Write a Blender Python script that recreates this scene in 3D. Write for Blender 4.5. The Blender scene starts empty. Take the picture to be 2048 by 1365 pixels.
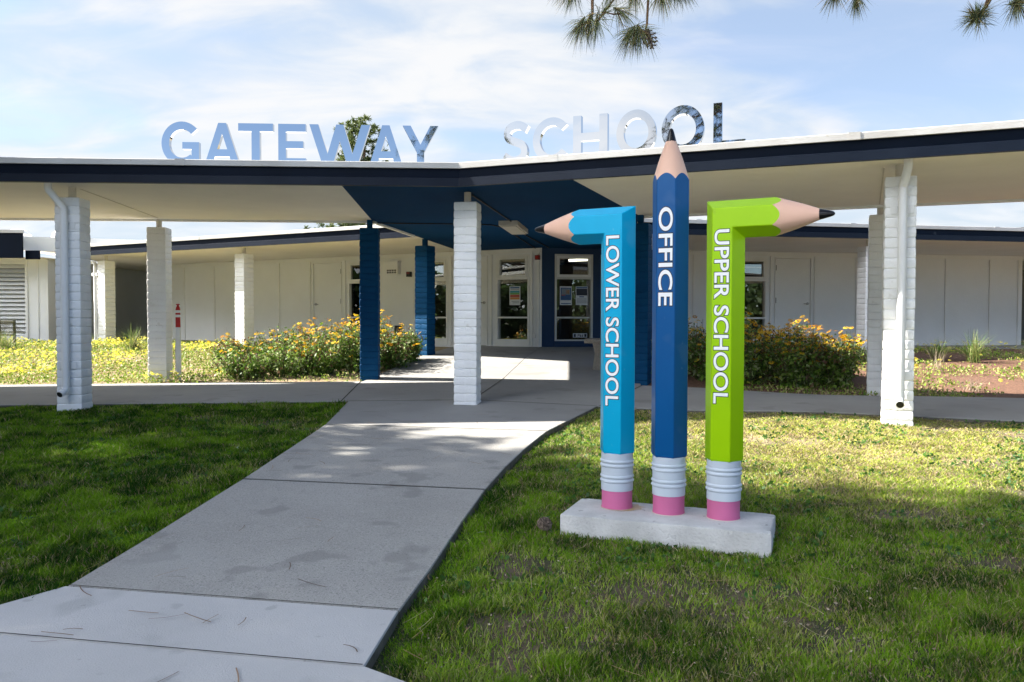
import bpy, bmesh, math, random
import numpy as np
from mathutils import Vector, Matrix
R = math.radians
random.seed(7); rng = np.random.default_rng(11)
scene = bpy.context.scene
COL = scene.collection

# ------------------------------------------------------------------ camera
cam = bpy.data.objects.new("camera", bpy.data.cameras.new("camera")); COL.objects.link(cam)
cam.data.lens = 28.125; cam.data.sensor_width = 36.0
cam.data.clip_start = 0.05; cam.data.clip_end = 2000
cam.location = (0, 0, 1.393)
cam.rotation_euler = (Matrix.Rotation(R(90 - 1.52), 3, 'X') @ Matrix.Rotation(R(0.11), 3, 'Z')).to_euler()
scene.camera = cam

# ------------------------------------------------------------------ light
SUN_EL, SUN_TO = 38.0, Vector((-0.985, 0.170))         # horizontal direction towards the sun
sx, sy = SUN_TO.normalized()
S = Vector((sx * math.cos(R(SUN_EL)), sy * math.cos(R(SUN_EL)), math.sin(R(SUN_EL))))
sun = bpy.data.objects.new("sun", bpy.data.lights.new("sun", 'SUN')); COL.objects.link(sun)
sun.data.energy = 3.7; sun.data.angle = R(0.55); sun.data.color = (1.0, 0.93, 0.82)
sun.rotation_euler = S.to_track_quat('Z', 'Y').to_euler(); sun.location = (-30, 5, 30)

world = bpy.data.worlds.new("World"); scene.world = world; world.use_nodes = True
SKY_STRENGTH, CLOUD, HIGH = 0.05, (3.50, 3.52, 3.54), (36.0, 36.6, 37.4)
def build_world():
    nt = world.node_tree; N = nt.nodes; L = nt.links; N.clear()
    out = N.new('ShaderNodeOutputWorld'); bg = N.new('ShaderNodeBackground')
    bg.inputs['Strength'].default_value = SKY_STRENGTH
    sky = N.new('ShaderNodeTexSky'); sky.sky_type = 'NISHITA'; sky.sun_disc = False
    sky.sun_elevation = R(SUN_EL); sky.sun_rotation = math.atan2(sx, sy)
    sky.air_density = 0.7; sky.dust_density = 0.6; sky.ozone_density = 1.1
    tc = N.new('ShaderNodeTexCoord'); sep = N.new('ShaderNodeSeparateXYZ'); L.new(tc.outputs['Generated'], sep.inputs[0])
    def math_(op, a, b=None, c=False):
        n = N.new('ShaderNodeMath'); n.operation = op; n.use_clamp = c
        for i, v in enumerate((a, b)):
            if v is None: continue
            if hasattr(v, 'links'): L.new(v, n.inputs[i])
            else: n.inputs[i].default_value = v
        return n.outputs[0]
    zc = math_('ADD', math_('MAXIMUM', sep.outputs['Z'], 0.0), 0.22)
    comb = N.new('ShaderNodeCombineXYZ')
    L.new(math_('DIVIDE', sep.outputs['X'], zc), comb.inputs[0]); L.new(math_('DIVIDE', sep.outputs['Y'], zc), comb.inputs[1])
    mp = N.new('ShaderNodeMapping'); mp.inputs['Rotation'].default_value = (0, 0, R(24)); mp.inputs['Scale'].default_value = (0.9, 1.5, 1)
    mp.inputs['Location'].default_value = (6.2, 2.5, 0)
    L.new(comb.outputs[0], mp.inputs[0])
    n1 = N.new('ShaderNodeTexNoise'); n1.inputs['Scale'].default_value = 1.1; n1.inputs['Detail'].default_value = 9; n1.inputs['Roughness'].default_value = 0.52
    n1.inputs['Distortion'].default_value = 0.5
    L.new(mp.outputs[0], n1.inputs['Vector'])
    # clouds gather towards the front and the sun side, the sky behind is open
    front = math_('ADD', math_('MULTIPLY', sep.outputs['Y'], 0.30), math_('MULTIPLY', sep.outputs['X'], -0.16))
    front = math_('MAXIMUM', front, -0.5)
    def step(sock, a, b, to):
        r = N.new('ShaderNodeMapRange'); r.interpolation_type = 'SMOOTHSTEP'; r.inputs['From Min'].default_value = a; r.inputs['From Max'].default_value = b
        r.inputs['To Max'].default_value = to; L.new(sock, r.inputs['Value']); return r.outputs[0]
    back = step(math_('MULTIPLY', sep.outputs['Y'], -1.0), -.30, .10, 1.0)
    side = math_('MULTIPLY', back, step(math_('MULTIPLY', sep.outputs['X'], -1.0), .42, .56, .5))      # a cloud bank on the sun side
    bank = math_('MULTIPLY', step(sep.outputs['Z'], .27, .40, 1.0), step(math_('MULTIPLY', sep.outputs['Z'], -1.0), -.85, -.55, 1.0))
    bank = math_('MULTIPLY', bank, math_('SUBTRACT', 1.0, step(sep.outputs['X'], .05, .55, .72)))
    high = math_('MULTIPLY', bank, step(math_('MULTIPLY', sep.outputs['Y'], -1.0), -.05, .3, 1.0))   # unseen cloud bank, added behind the viewer to brighten camera-facing sides
    v = math_('ADD', math_('ADD', math_('ADD', n1.outputs[0], front), side), math_('MULTIPLY', high, .42))
    ramp = N.new('ShaderNodeMapRange'); ramp.interpolation_type = 'SMOOTHSTEP'
    ramp.inputs['From Min'].default_value = 0.48; ramp.inputs['From Max'].default_value = 0.86
    L.new(v, ramp.inputs['Value'])
    n2 = N.new('ShaderNodeTexNoise'); n2.inputs['Scale'].default_value = 3.1; n2.inputs['Detail'].default_value = 8; n2.inputs['Roughness'].default_value = 0.55; n2.inputs['Distortion'].default_value = 0.7
    L.new(mp.outputs[0], n2.inputs['Vector'])
    tex = math_('ADD', math_('MULTIPLY', n2.outputs[0], .5), math_('MULTIPLY', n1.outputs[0], .5))
    wisp = step(tex, .39, .63, 1.0)                                              # white lumps in a thin blue-grey veil
    low = math_('SUBTRACT', 1.0, step(sep.outputs['Z'], .10, .34, 1.0))             # the veil thickens towards the horizon
    thin = math_('MULTIPLY', math_('MINIMUM', ramp.outputs[0], 0.97), math_('ADD', math_('MULTIPLY', wisp, .25), .75))
    fac = math_('MAXIMUM', thin, math_('MULTIPLY', math_('MULTIPLY', low, .93), step(math_('ADD', sep.outputs['Y'], 0.0), -.2, .3, 1.0)))
    fac = math_('MAXIMUM', fac, step(sep.outputs['Y'], -.1, .4, .40))
    veil = N.new('ShaderNodeMix'); veil.data_type = 'RGBA'; L.new(wisp, veil.inputs['Factor'])
    veil.inputs['A'].default_value = (2.50, 2.86, 3.20, 1); veil.inputs['B'].default_value = (*CLOUD, 1)
    mix = N.new('ShaderNodeMix'); mix.data_type = 'RGBA'
    L.new(fac, mix.inputs['Factor']); L.new(sky.outputs[0], mix.inputs['A']); 
    cc = N.new('ShaderNodeMix'); cc.data_type = 'RGBA'; L.new(math_('MAXIMUM', high, math_('MULTIPLY', back, step(math_('MULTIPLY', sep.outputs['X'], -1.0), .44, .60, .062))), cc.inputs['Factor']); L.new(veil.outputs['Result'], cc.inputs['A']); cc.inputs['B'].default_value = (*HIGH, 1)
    L.new(cc.outputs['Result'], mix.inputs['B'])
    L.new(mix.outputs['Result'], bg.inputs['Color']); L.new(bg.outputs[0], out.inputs[0])
build_world()
vs = scene.view_settings
vs.view_transform = 'Standard'; vs.look = 'None'; vs.gamma = 1.0; vs.use_curve_mapping = False
vs.exposure = 2.47
scene.cycles.max_bounces = 8; scene.cycles.transparent_max_bounces = 12
scene.cycles.use_denoising = True

# ------------------------------------------------------------------ tools
def tag(o, label=None, cat=None, group=None, kind=None):
    if label: o['label'] = label
    if cat: o['category'] = cat
    if group: o['group'] = group
    if kind: o['kind'] = kind
    return o
def empty(name, loc=(0, 0, 0), rz=0.0):
    o = bpy.data.objects.new(name, None); COL.objects.link(o)
    o.location = loc; o.rotation_euler = (0, 0, rz); o.empty_display_size = 0.2
    return o
def link_mesh(name, me, m=None, parent=None):
    o = bpy.data.objects.new(name, me); COL.objects.link(o)
    if m:
        for mm in (m if isinstance(m, (list, tuple)) else [m]): me.materials.append(mm)
    if parent: o.parent = parent
    return o
def copy_tree(o, parent=None):
    c = o.copy(); COL.objects.link(c)
    if parent: c.parent = parent; c.matrix_parent_inverse = o.matrix_parent_inverse.copy()
    for ch in list(o.children): copy_tree(ch, c)
    return c

class MB:
    """collects geometry and links it as one mesh object"""
    def __init__(s): s.v = []; s.f = []; s.c = []; s.usecol = False
    def add(s, vs_, fs, col=None):
        b = len(s.v); s.v.extend([tuple(p) for p in vs_]); s.f.extend([tuple(i + b for i in f) for f in fs])
        if col: s.usecol = True
        s.c.extend([col or (1, 1, 1)] * len(vs_))
    def boxf(s, fn, a0, a1, b0, b1, z0, z1):
        """box in a frame fn(a,b,z)->world"""
        p = [fn(a, b, z) for z in (z0, z1) for a, b in ((a0, b0), (a1, b0), (a1, b1), (a0, b1))]
        s.add(p, [(0, 3, 2, 1), (4, 5, 6, 7), (0, 1, 5, 4), (1, 2, 6, 5), (2, 3, 7, 6), (3, 0, 4, 7)])
    def box(s, x0, x1, y0, y1, z0, z1): s.boxf(lambda a, b, z: (a, b, z), x0, x1, y0, y1, z0, z1)
    def tube(s, pts, rad, n=12, caps=True):
        pts = [Vector(p) for p in pts]; rings = []
        rads = rad if isinstance(rad, (list, tuple)) else [rad] * len(pts)
        prev = None
        for i, p in enumerate(pts):
            d = (pts[min(i + 1, len(pts) - 1)] - pts[max(i - 1, 0)]).normalized()
            if prev is None:
                ref = Vector((0, 0, 1)) if abs(d.z) < 0.9 else Vector((1, 0, 0)); u = d.cross(ref).normalized()
            else: u = (prev - d * prev.dot(d)).normalized()
            prev = u; w = d.cross(u)
            rings.append([p + (u * math.cos(2 * math.pi * k / n) + w * math.sin(2 * math.pi * k / n)) * rads[i] for k in range(n)])
        vs_ = [q for r in rings for q in r]; fs = []
        for i in range(len(rings) - 1):
            for k in range(n): fs.append((i * n + k, i * n + (k + 1) % n, (i + 1) * n + (k + 1) % n, (i + 1) * n + k))
        if caps: fs.append(tuple(range(n - 1, -1, -1))); fs.append(tuple((len(rings) - 1) * n + k for k in range(n)))
        s.add(vs_, fs)
    def lathe(s, prof, c=(0, 0, 0), n=40):
        vs_ = [(c[0] + r * math.cos(2 * math.pi * k / n), c[1] + r * math.sin(2 * math.pi * k / n), c[2] + z) for r, z in prof for k in range(n)]
        fs = []
        for i in range(len(prof) - 1):
            for k in range(n): fs.append((i * n + k, i * n + (k + 1) % n, (i + 1) * n + (k + 1) % n, (i + 1) * n + k))
        fs.append(tuple(range(n - 1, -1, -1))); fs.append(tuple((len(prof) - 1) * n + k for k in range(n)))
        s.add(vs_, fs)
    def sheet(s, poly, z):
        s.add([(p[0], p[1], z) for p in poly], [tuple(range(len(poly)))])
    def prism(s, poly, z0, z1):
        n = len(poly)
        s.add([(p[0], p[1], z0) for p in poly] + [(p[0], p[1], z1) for p in poly],
              [tuple(range(n - 1, -1, -1)), tuple(range(n, 2 * n))] + [(i, (i + 1) % n, n + (i + 1) % n, n + i) for i in range(n)])
    def build_each(s, name, m=None, parent=None, smooth=False):
        """every connected piece becomes an object of its own"""
        par = list(range(len(s.v)))
        def find(i):
            while par[i] != i: par[i] = par[par[i]]; i = par[i]
            return i
        for f in s.f:
            for i in f[1:]: par[find(i)] = find(f[0])
        groups = {}
        for f in s.f: groups.setdefault(find(f[0]), []).append(f)
        out = []
        for fs in groups.values():
            ids = sorted({i for f in fs for i in f}); idx = {i: k for k, i in enumerate(ids)}; q = MB()
            q.add([s.v[i] for i in ids], [tuple(idx[i] for i in f) for f in fs]); out.append(q.build(name, m, parent, smooth))
        return out
    def build(s, name, m=None, parent=None, smooth=False, fix=True):
        me = bpy.data.meshes.new(name); me.from_pydata(s.v, [], s.f)
        if fix:
            bm = bmesh.new(); bm.from_mesh(me); bmesh.ops.recalc_face_normals(bm, faces=bm.faces); bm.to_mesh(me); bm.free()
        if s.usecol:
            a = me.color_attributes.new("Col", 'FLOAT_COLOR', 'POINT')
            a.data.foreach_set('color', np.c_[np.array(s.c), np.ones(len(s.c))].astype(np.float32).ravel())
        me.update()
        if smooth:
            me.polygons.foreach_set('use_smooth', [True] * len(me.polygons))
            if smooth != 'all': me.set_sharp_from_angle(angle=R(38))
        return link_mesh(name, me, m, parent)

def np_mesh(name, verts, faces, m=None, parent=None, cols=None, smooth=False):
    """faces: (n,k) int array, all with k corners"""
    me = bpy.data.meshes.new(name); nv, (nf, k) = len(verts), faces.shape
    me.vertices.add(nv); me.vertices.foreach_set('co', np.ascontiguousarray(verts, np.float32).ravel())
    me.loops.add(nf * k); me.loops.foreach_set('vertex_index', np.ascontiguousarray(faces, np.int32).ravel())
    me.polygons.add(nf); me.polygons.foreach_set('loop_start', np.arange(nf, dtype=np.int32) * k)
    me.update(calc_edges=True)
    if cols is not None:
        a = me.color_attributes.new("Col", 'FLOAT_COLOR', 'POINT')
        a.data.foreach_set('color', np.c_[cols, np.ones(len(cols))].astype(np.float32).ravel())
    if smooth: me.polygons.foreach_set('use_smooth', [True] * nf)
    return link_mesh(name, me, m, parent)

def vnoise(x, y, seed=0):
    xi = np.floor(x).astype(np.int64); yi = np.floor(y).astype(np.int64); fx = x - xi; fy = y - yi
    def h(a, b):
        n = (a * 374761393 + b * 668265263 + seed * 974711) & 0x7fffffff
        n = ((n ^ (n >> 13)) * 1274126177) & 0x7fffffff
        return ((n ^ (n >> 16)) & 0xffff) / 65535.0
    u = fx * fx * (3 - 2 * fx); w = fy * fy * (3 - 2 * fy)
    return (h(xi, yi) * (1 - u) + h(xi + 1, yi) * u) * (1 - w) + (h(xi, yi + 1) * (1 - u) + h(xi + 1, yi + 1) * u) * w
def fbm(x, y, seed=0, oct_=3):
    s = 0; a = 0.5; t = 0
    for i in range(oct_): s = s + a * vnoise(x * 2 ** i, y * 2 ** i, seed + i); t += a; a *= .5
    return s / t

# ------------------------------------------------------------------ materials
def mat(name, c1, c2=None, scale=4.0, rough=0.7, bump=0.0, bscale=None, metallic=0.0, spec=0.4, detail=6,
        lo=0.35, hi=0.65, speck=None, attr=False, coat=0.0, trans=0.0):
    m = bpy.data.materials.new(name); m.use_nodes = True; nt = m.node_tree; N = nt.nodes; L = nt.links
    b = N['Principled BSDF']; b.inputs['Roughness'].default_value = rough; b.inputs['Metallic'].default_value = metallic
    b.inputs['Specular IOR Level'].default_value = spec; b.inputs['Coat Weight'].default_value = coat
    b.inputs['Base Color'].default_value = (*c1, 1)
    tc = N.new('ShaderNodeTexCoord'); col = None
    if attr:
        at = N.new('ShaderNodeAttribute'); at.attribute_name = 'Col'; col = at.outputs['Color']
    elif c2:
        n = N.new('ShaderNodeTexNoise'); n.inputs['Scale'].default_value = scale; n.inputs['Detail'].default_value = detail
        n.inputs['Roughness'].default_value = 0.6
        L.new(tc.outputs['Object'], n.inputs['Vector'])
        r = N.new('ShaderNodeMapRange'); r.inputs['From Min'].default_value = lo; r.inputs['From Max'].default_value = hi
        L.new(n.outputs[0], r.inputs['Value'])
        mx = N.new('ShaderNodeMix'); mx.data_type = 'RGBA'; L.new(r.outputs[0], mx.inputs['Factor'])
        mx.inputs['A'].default_value = (*c1, 1); mx.inputs['B'].default_value = (*c2, 1); col = mx.outputs['Result']
    if speck:                                   # (scale, threshold, colour, strength)
        for (ss, th, sc, st) in speck:
            n = N.new('ShaderNodeTexNoise'); n.inputs['Scale'].default_value = ss; n.inputs['Detail'].default_value = 2
            L.new(tc.outputs['Object'], n.inputs['Vector'])
            r = N.new('ShaderNodeMapRange'); r.inputs['From Min'].default_value = th; r.inputs['From Max'].default_value = th + 0.06
            r.inputs['To Max'].default_value = st
            L.new(n.outputs[0], r.inputs['Value'])
            mx = N.new('ShaderNodeMix'); mx.data_type = 'RGBA'; L.new(r.outputs[0], mx.inputs['Factor'])
            if col: L.new(col, mx.inputs['A'])
            else: mx.inputs['A'].default_value = (*c1, 1)
            mx.inputs['B'].default_value = (*sc, 1); col = mx.outputs['Result']
    if col: L.new(col, b.inputs['Base Color'])
    if bump:
        n = N.new('ShaderNodeTexNoise'); n.inputs['Scale'].default_value = bscale or scale * 6; n.inputs['Detail'].default_value = 5
        L.new(tc.outputs['Object'], n.inputs['Vector'])
        bp = N.new('ShaderNodeBump'); bp.inputs['Strength'].default_value = bump; bp.inputs['Distance'].default_value = 0.02
        L.new(n.outputs[0], bp.inputs['Height']); L.new(bp.outputs[0], b.inputs['Normal'])
    if trans:                                   # thin leaves let light through
        tb = N.new('ShaderNodeBsdfTranslucent'); ms = N.new('ShaderNodeMixShader'); ms.inputs[0].default_value = trans
        if col: L.new(col, tb.inputs[0])
        else: tb.inputs[0].default_value = (*c1, 1)
        L.new(b.outputs[0], ms.inputs[1]); L.new(tb.outputs[0], ms.inputs[2]); L.new(ms.outputs[0], N['Material Output'].inputs[0])
    return m
def emis(name, c, s):
    m = bpy.data.materials.new(name); m.use_nodes = True; b = m.node_tree.nodes['Principled BSDF']
    b.inputs['Base Color'].default_value = (*c, 1); b.inputs['Emission Color'].default_value = (*c, 1); b.inputs['Emission Strength'].default_value = s
    return m
def glass_mat():
    m = bpy.data.materials.new("window_glass"); m.use_nodes = True; nt = m.node_tree; N = nt.nodes; L = nt.links
    N.remove(N['Principled BSDF'])
    g = N.new('ShaderNodeBsdfGlossy'); g.inputs['Roughness'].default_value = 0.0; g.inputs['Color'].default_value = (1, 1, 1, 1)
    t = N.new('ShaderNodeBsdfTransparent'); t.inputs[0].default_value = (0.82, 0.86, 0.85, 1)
    fr = N.new('ShaderNodeFresnel'); fr.inputs[0].default_value = 1.8
    ms = N.new('ShaderNodeMixShader'); L.new(fr.outputs[0], ms.inputs[0]); L.new(t.outputs[0], ms.inputs[1]); L.new(g.outputs[0], ms.inputs[2])
    L.new(ms.outputs[0], N['Material Output'].inputs[0]); return m

M = {}
M['white_block'] = mat("white_painted_block", (.84, .85, .865), (.78, .785, .795), 3.0, .62, .35, 45, speck=[(7, .66, (.56, .55, .52), .4), (40, .70, (.5, .49, .46), .5)])
M['blue_block'] = mat("blue_painted_block", (.0005, .058, .160), (.0005, .050, .140), 3.0, .7, .35, 45, spec=.15)
M['cream_soffit'] = mat("cream_stucco", (.88, .845, .775), (.83, .795, .73), 1.2, .9, .35, 90)
M['blue_soffit'] = mat("blue_stucco", (.001, .042, .125), (.001, .036, .105), 1.2, .9, .3, 90, spec=.1)
M['wall'] = mat("cream_wall_paint", (.80, .81, .81), (.765, .775, .77), 1.5, .75, .12, 30)
M['blue_wall'] = mat("blue_wall_paint", (.006, .035, .10), None, 1, .6)
M['trim'] = mat("cream_trim_paint", (.80, .80, .785), (.76, .76, .74), 3, .5)
M['white_trim'] = mat("white_trim_paint", (.78, .78, .76), (.72, .72, .70), 3, .45)
M['navy'] = mat("navy_fascia_paint", (.0012, .0045, .0125), (.002, .006, .016), 2.5, .5, .05, 8, speck=[(7, .72, (.08, .09, .11), .4)], spec=.08)
M['lip_paint'] = mat('navy_gutter_paint', (.0045, .0085, .019), (.007, .012, .024), 2.5, .40, .05, 8, spec=.16)  # fascia navy made lighter, so the sun on the lip is in the colour
M['cap'] = mat("white_metal_cap", (.52, .52, .515), (.43, .42, .40), 2.0, .55, .05, 10, speck=[(1.6, .70, (.30, .24, .17), .6), (22, .70, (.33, .30, .25), .6)])
M['roof'] = mat("roof_membrane", (.62, .62, .60), (.5, .5, .48), 2, .9, .2, 40)
M['white_roof'] = mat("white_roof_coating", (.80, .80, .80), (.73, .73, .73), 1, .8)
M['pipe'] = mat("white_pipe_paint", (.76, .77, .78), (.71, .71, .71), 2, .38)
M['steel_post'] = mat("painted_steel", (.62, .58, .50), (.54, .50, .44), 5, .6)
M['concrete'] = mat("old_concrete", (.34, .333, .318), (.268, .262, .25), 1.3, .88, .3, 160, lo=.3, hi=.7,
                    speck=[(75, .58, (.38, .38, .365), .6), (95, .58, (.13, .13, .127), .6), (230, .60, (.45, .45, .44), .6), (3.1, .60, (.17, .17, .165), .5), (.9, .58, (.33, .33, .32), .4)])
M['walk'] = mat("walkway_concrete", (.315, .312, .305), (.248, .246, .241), .9, .85, .2, 120, lo=.3, hi=.7,
                speck=[(2.2, .62, (.20, .195, .185), .5), (140, .64, (.16, .16, .15), .4)])
M['new_concrete'] = mat("new_concrete", (.49, .492, .50), (.405, .407, .413), 1.1, .85, .2, 150, lo=.3, hi=.7, speck=[(2.3, .62, (.30, .305, .31), .5), (9, .68, (.27, .275, .28), .45), (26, .72, (.25, .25, .25), .6), (200, .66, (.30, .30, .30), .5)])
M['slab_side'] = mat('dark_concrete_side', (.13, .12, .095), (.07, .065, .05), 9, .95, .4, 40)  # slab sides drawn darker than their tops
M['joint'] = mat('joint_dirt', (.03, .028, .022), (.055, .05, .035), 12, .95)
M['road'] = mat('bounce_road_concrete', (.46, .45, .43), (.40, .39, .37), .6, .9)
M['slab'] = mat("plinth_concrete", (.56, .56, .56), (.43, .43, .43), 5, .9, .45, 70, speck=[(16, .68, (.17, .175, .165), .6), (120, .66, (.20, .20, .2), .4)])
M['rust'] = mat("rust_stain", (.38, .27, .15), (.47, .43, .38), 16, .95)
M['soil'] = mat("lawn_soil", (.070, .075, .030), None, 2.5, .95, .6, 40, attr=True, speck=[(60, .6, (.19, .15, .095), .45), (45, .6, (.03, .028, .014), .6)])
M['mulch'] = mat("bark_mulch", (.20, .105, .068), (.10, .055, .038), 18, .95, .9, 45, speck=[(90, .6, (.34, .21, .15), .7)])
M['bed_soil'] = mat('dry_bed_soil', (.32, .235, .165), (.20, .15, .08), 3, .95, .8, 40, speck=[(50, .6, (.16, .10, .07), .7), (9, .56, (.22, .24, .07), .8)])
M['grass'] = mat("grass_blades", (.1, .2, .03), rough=.6, attr=True, spec=.12, trans=.35)
M['leaf'] = mat("leaf_surface", (.1, .2, .03), rough=.5, attr=True, spec=.35, trans=.3)
M['petal'] = mat("petals", (.8, .5, .02), rough=.6, attr=True, spec=.2, trans=.3)
M['needle'] = mat("pine_needles", (.1, .12, .03), rough=.5, attr=True, spec=.3, trans=.25)
M['bark'] = mat("pine_bark", (.16, .10, .065), (.07, .045, .03), 9, .95, .9, 30)
M['twig'] = mat("brown_twig", (.17, .095, .05), (.10, .06, .035), 20, .9)
M['cone'] = mat("pine_cone_scales", (.19, .145, .115), (.06, .043, .032), 55, .8, lo=.42, hi=.58)
M['cyan'] = mat("cyan_paint", (.001, .40, .68), (.001, .38, .65), 5, .42, .02, 25, coat=.05, spec=.25, speck=[(19, .70, (.30, .52, .66), .22), (4.5, .66, (.30, .52, .66), .10)])
M['royal'] = mat("royal_blue_paint", (.001, .085, .275), (.001, .080, .26), 5, .42, .02, 25, coat=.05, spec=.25, speck=[(19, .70, (.16, .24, .36), .22), (4.5, .66, (.16, .24, .36), .10)])
M['lime'] = mat("lime_paint", (.345, .62, .002), (.325, .595, .002), 5, .42, .02, 25, coat=.05, spec=.25, speck=[(19, .70, (.24, .38, .05), .22), (4.5, .66, (.24, .38, .05), .10)])
M['wood'] = mat("pencil_wood_paint", (.78, .49, .37), (.75, .47, .35), 6, .5)
M['lead'] = mat("black_lead_paint", (.006, .006, .008), None, 1, .28, coat=.2)
M['ferrule'] = mat("silver_grey_paint", (.50, .56, .64), (.47, .53, .61), 4, .42)
M['eraser'] = mat("pink_paint", (.54, .13, .29), (.50, .12, .265), 6, .6)
M['decal_white'] = mat("white_decal", (.82, .83, .84), None, 1, .5)
M['decal_black'] = mat("black_decal", (.01, .012, .02), None, 1, .5)
M['mirror'] = mat("polished_steel", (.56, .575, .60), None, 1, .02, metallic=1.0, bump=.012, bscale=9)
M['dark_metal'] = mat("dark_metal", (.03, .03, .03), None, 1, .5, metallic=.5)
M['chrome'] = mat("satin_chrome", (.35, .35, .35), None, 1, .35, metallic=1.0)
M['red'] = mat("red_paint", (.42, .012, .010), None, 1, .45)
M['fire_red'] = mat("dark_red_plastic", (.20, .015, .012), None, 1, .4)
M['white'] = mat("white_plastic", (.78, .78, .78), None, 1, .5)
M['aggregate'] = mat("exposed_aggregate", (.34, .305, .26), (.22, .20, .17), 60, .9, .7, 90, speck=[(110, .6, (.55, .51, .46), .7)])
M['olive'] = mat("olive_metal", (.055, .055, .022), None, 1, .5)
M['room'] = mat("room_paint", (.11, .085, .06), None, 1, .9)
M['room_dark'] = mat("room_furniture", (.03, .025, .022), None, 1, .8)
M['tube'] = emis("fluorescent_tube", (1.0, .90, .70), 1.0)
M['lamp'] = emis("warm_lamp_shade", (1.0, .45, .08), .45)
M['glass'] = glass_mat()
M['wire'] = mat("black_cable", (.015, .015, .016), None, 1, .6)
for nm, c in dict(paper=(.66, .70, .74), p_blue=(.05, .12, .28), p_teal=(.06, .33, .40), p_green=(.16, .42, .12), p_red=(.50, .10, .07), p_orange=(.60, .28, .08), p_dark=(.03, .04, .06), p_grey=(.32, .36, .40)).items():
    M[nm] = mat(nm.replace('p_', 'print_'), c, None, 1, .6)

# ------------------------------------------------------------------ plan of the place
# eye height above the path is 1.39 m; the ground climbs gently towards the building
C0 = Vector((-.55, 9.9)); AX = Vector((math.sin(R(9)), math.cos(R(9)))); BX = Vector((AX.y, -AX.x))
def V2(p): return Vector((p[0], p[1]))
def mir(p):
    r = V2(p) - C0; return C0 + AX * r.dot(AX) - BX * r.dot(BX)
def G(x, y):
    x = np.asarray(x, float); y = np.asarray(y, float)
    s = x * AX.x + y * AX.y
    z = np.interp(s, [-400, -20, 0, 12.0, 15.0, 17.3, 400], [-.74, -.74, 0, .443, .700, .80, .80])
    sm = lambda t: np.clip(t, 0, 1) ** 2 * (3 - 2 * np.clip(t, 0, 1))
    z = z + .060 * sm((x - 1.6) / 2.0) * (1 - sm((y - 8.8) / 2.2)) * sm((y - 4.5) / 3) - .045 * sm((x - 2.5) / 2) * sm((y - 10) / 1.2) * (1 - sm((y - 13) / 2))
    return z
def g1(x, y): return float(G(x, y))
def line_x(p, u, q, w):                            # intersection of two plan lines
    d = u.x * -w.y + u.y * w.x
    r = q - p
    t = (r.x * -w.y + r.y * w.x) / d
    return p + u * t
SOF = 2.962; TOPZ = 3.165
UL = Vector((math.cos(R(3)), math.sin(R(3)))); NL = Vector((-UL.y, UL.x))      # canopy wing: along, towards the building
BEND = Vector((-.616, 9.29)); WD = 3.6
FL_far = BEND - UL * 16.5; F1 = BEND - UL * 1.37
BF = Vector((-2.25, 12.68)); B2 = Vector((-1.70, 15.65)); LF = Vector((-5.2, 9.6)); LB = Vector((-5.5, 12.54))
K1 = Vector((-5.9, 17.65)); K2 = Vector((-10.05, 19.85))
DW = Vector((math.cos(R(28)), -math.sin(R(28)))); OUTL = Vector((DW.y, -DW.x))   # building wall: along to the corner, outwards
W0 = K1 - OUTL * 2.9
CORNER = line_x(W0, DW, C0, AX)
CD = (B2 - BF).normalized()
BKL = line_x(BEND + NL * WD, UL, BF, CD)                       # back edge meets the connector
BK_far = FL_far + NL * WD
E0 = K1 + OUTL * .5
EJ = line_x(E0, DW, BF, CD); E_far = E0 - DW * 5.35            # eave of the main building
WX = line_x(CORNER, DW, BF, CD)
def wall_frame(side):
    """(t along the wall from the corner, d outwards, z) -> world"""
    def fn(t, d, z):
        p = CORNER - DW * t + OUTL * d
        if side > 0: p = mir(p)
        return (p.x, p.y, z)
    return fn

# ------------------------------------------------------------------ ground, lawn, paths
def soil_cols(x, y):
    dry = np.clip((x - .2) / 2.2, 0, 1) * np.clip((y - 4.6) / 2.2, 0, 1); b = fbm(x * 1.7 + 5, y * 2.2, 40, 4)[:, None]; dry = dry[:, None] * np.clip(.5 + (fbm(x * 2.5, y * 2.5, 44)[:, None] - .5) * 2, 0, 1)
    k = np.clip((.35 - b) * 9, 0, 1); c = np.array([.026, .036, .012]) * (1 - k) + np.array([.105, .078, .050]) * k
    return c * (1 - dry) + np.array([.40, .32, .20]) * dry  # dry thatch tan, brightened to carry the sunlight on that part
def grid_sheet(name, xs, ys, zfun, m, kind='structure'):
    X, Y = np.meshgrid(xs, ys); Z = zfun(X, Y); v = np.c_[X.ravel(), Y.ravel(), Z.ravel()]
    nx, ny = len(xs), len(ys); i = np.arange(nx * ny).reshape(ny, nx)
    f = np.stack([i[:-1, :-1], i[:-1, 1:], i[1:, 1:], i[1:, :-1]], -1).reshape(-1, 4)
    o = np_mesh(name, v, f, m, cols=soil_cols(X.ravel(), Y.ravel()), smooth=True); o['kind'] = kind; return o
def axis_pts(lo, hi, far, step):
    a = np.arange(lo, hi + 1e-6, step)
    return np.r_[-np.geomspace(far, max(8, -lo + 4), 7), a, np.geomspace(hi + 4, far, 7)]
yL = np.array([-2, 2.4, 3.1, 3.45, 3.70, 4.5, 5.9, 7.2, 8.33, 9.0, 9.95, 10.6]); xL = np.array([-3.3, -2.95, -2.62, -2.32, -2.11, -2.06, -2.0, -1.97, -1.95, -1.97, -2.06, -2.1])
yR = np.array([-2, 2.2, 2.7, 2.86, 2.92, 3.5, 4.0, 4.77, 5.6, 6.32, 7.0, 7.74, 8.5, 9.2, 9.79, 10.4]); xR = np.array([.4, .30, -.18, -.46, -.55, -.49, -.41, -.31, -.19, -.055, .10, .295, .52, .75, .94, 1.15])
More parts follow.
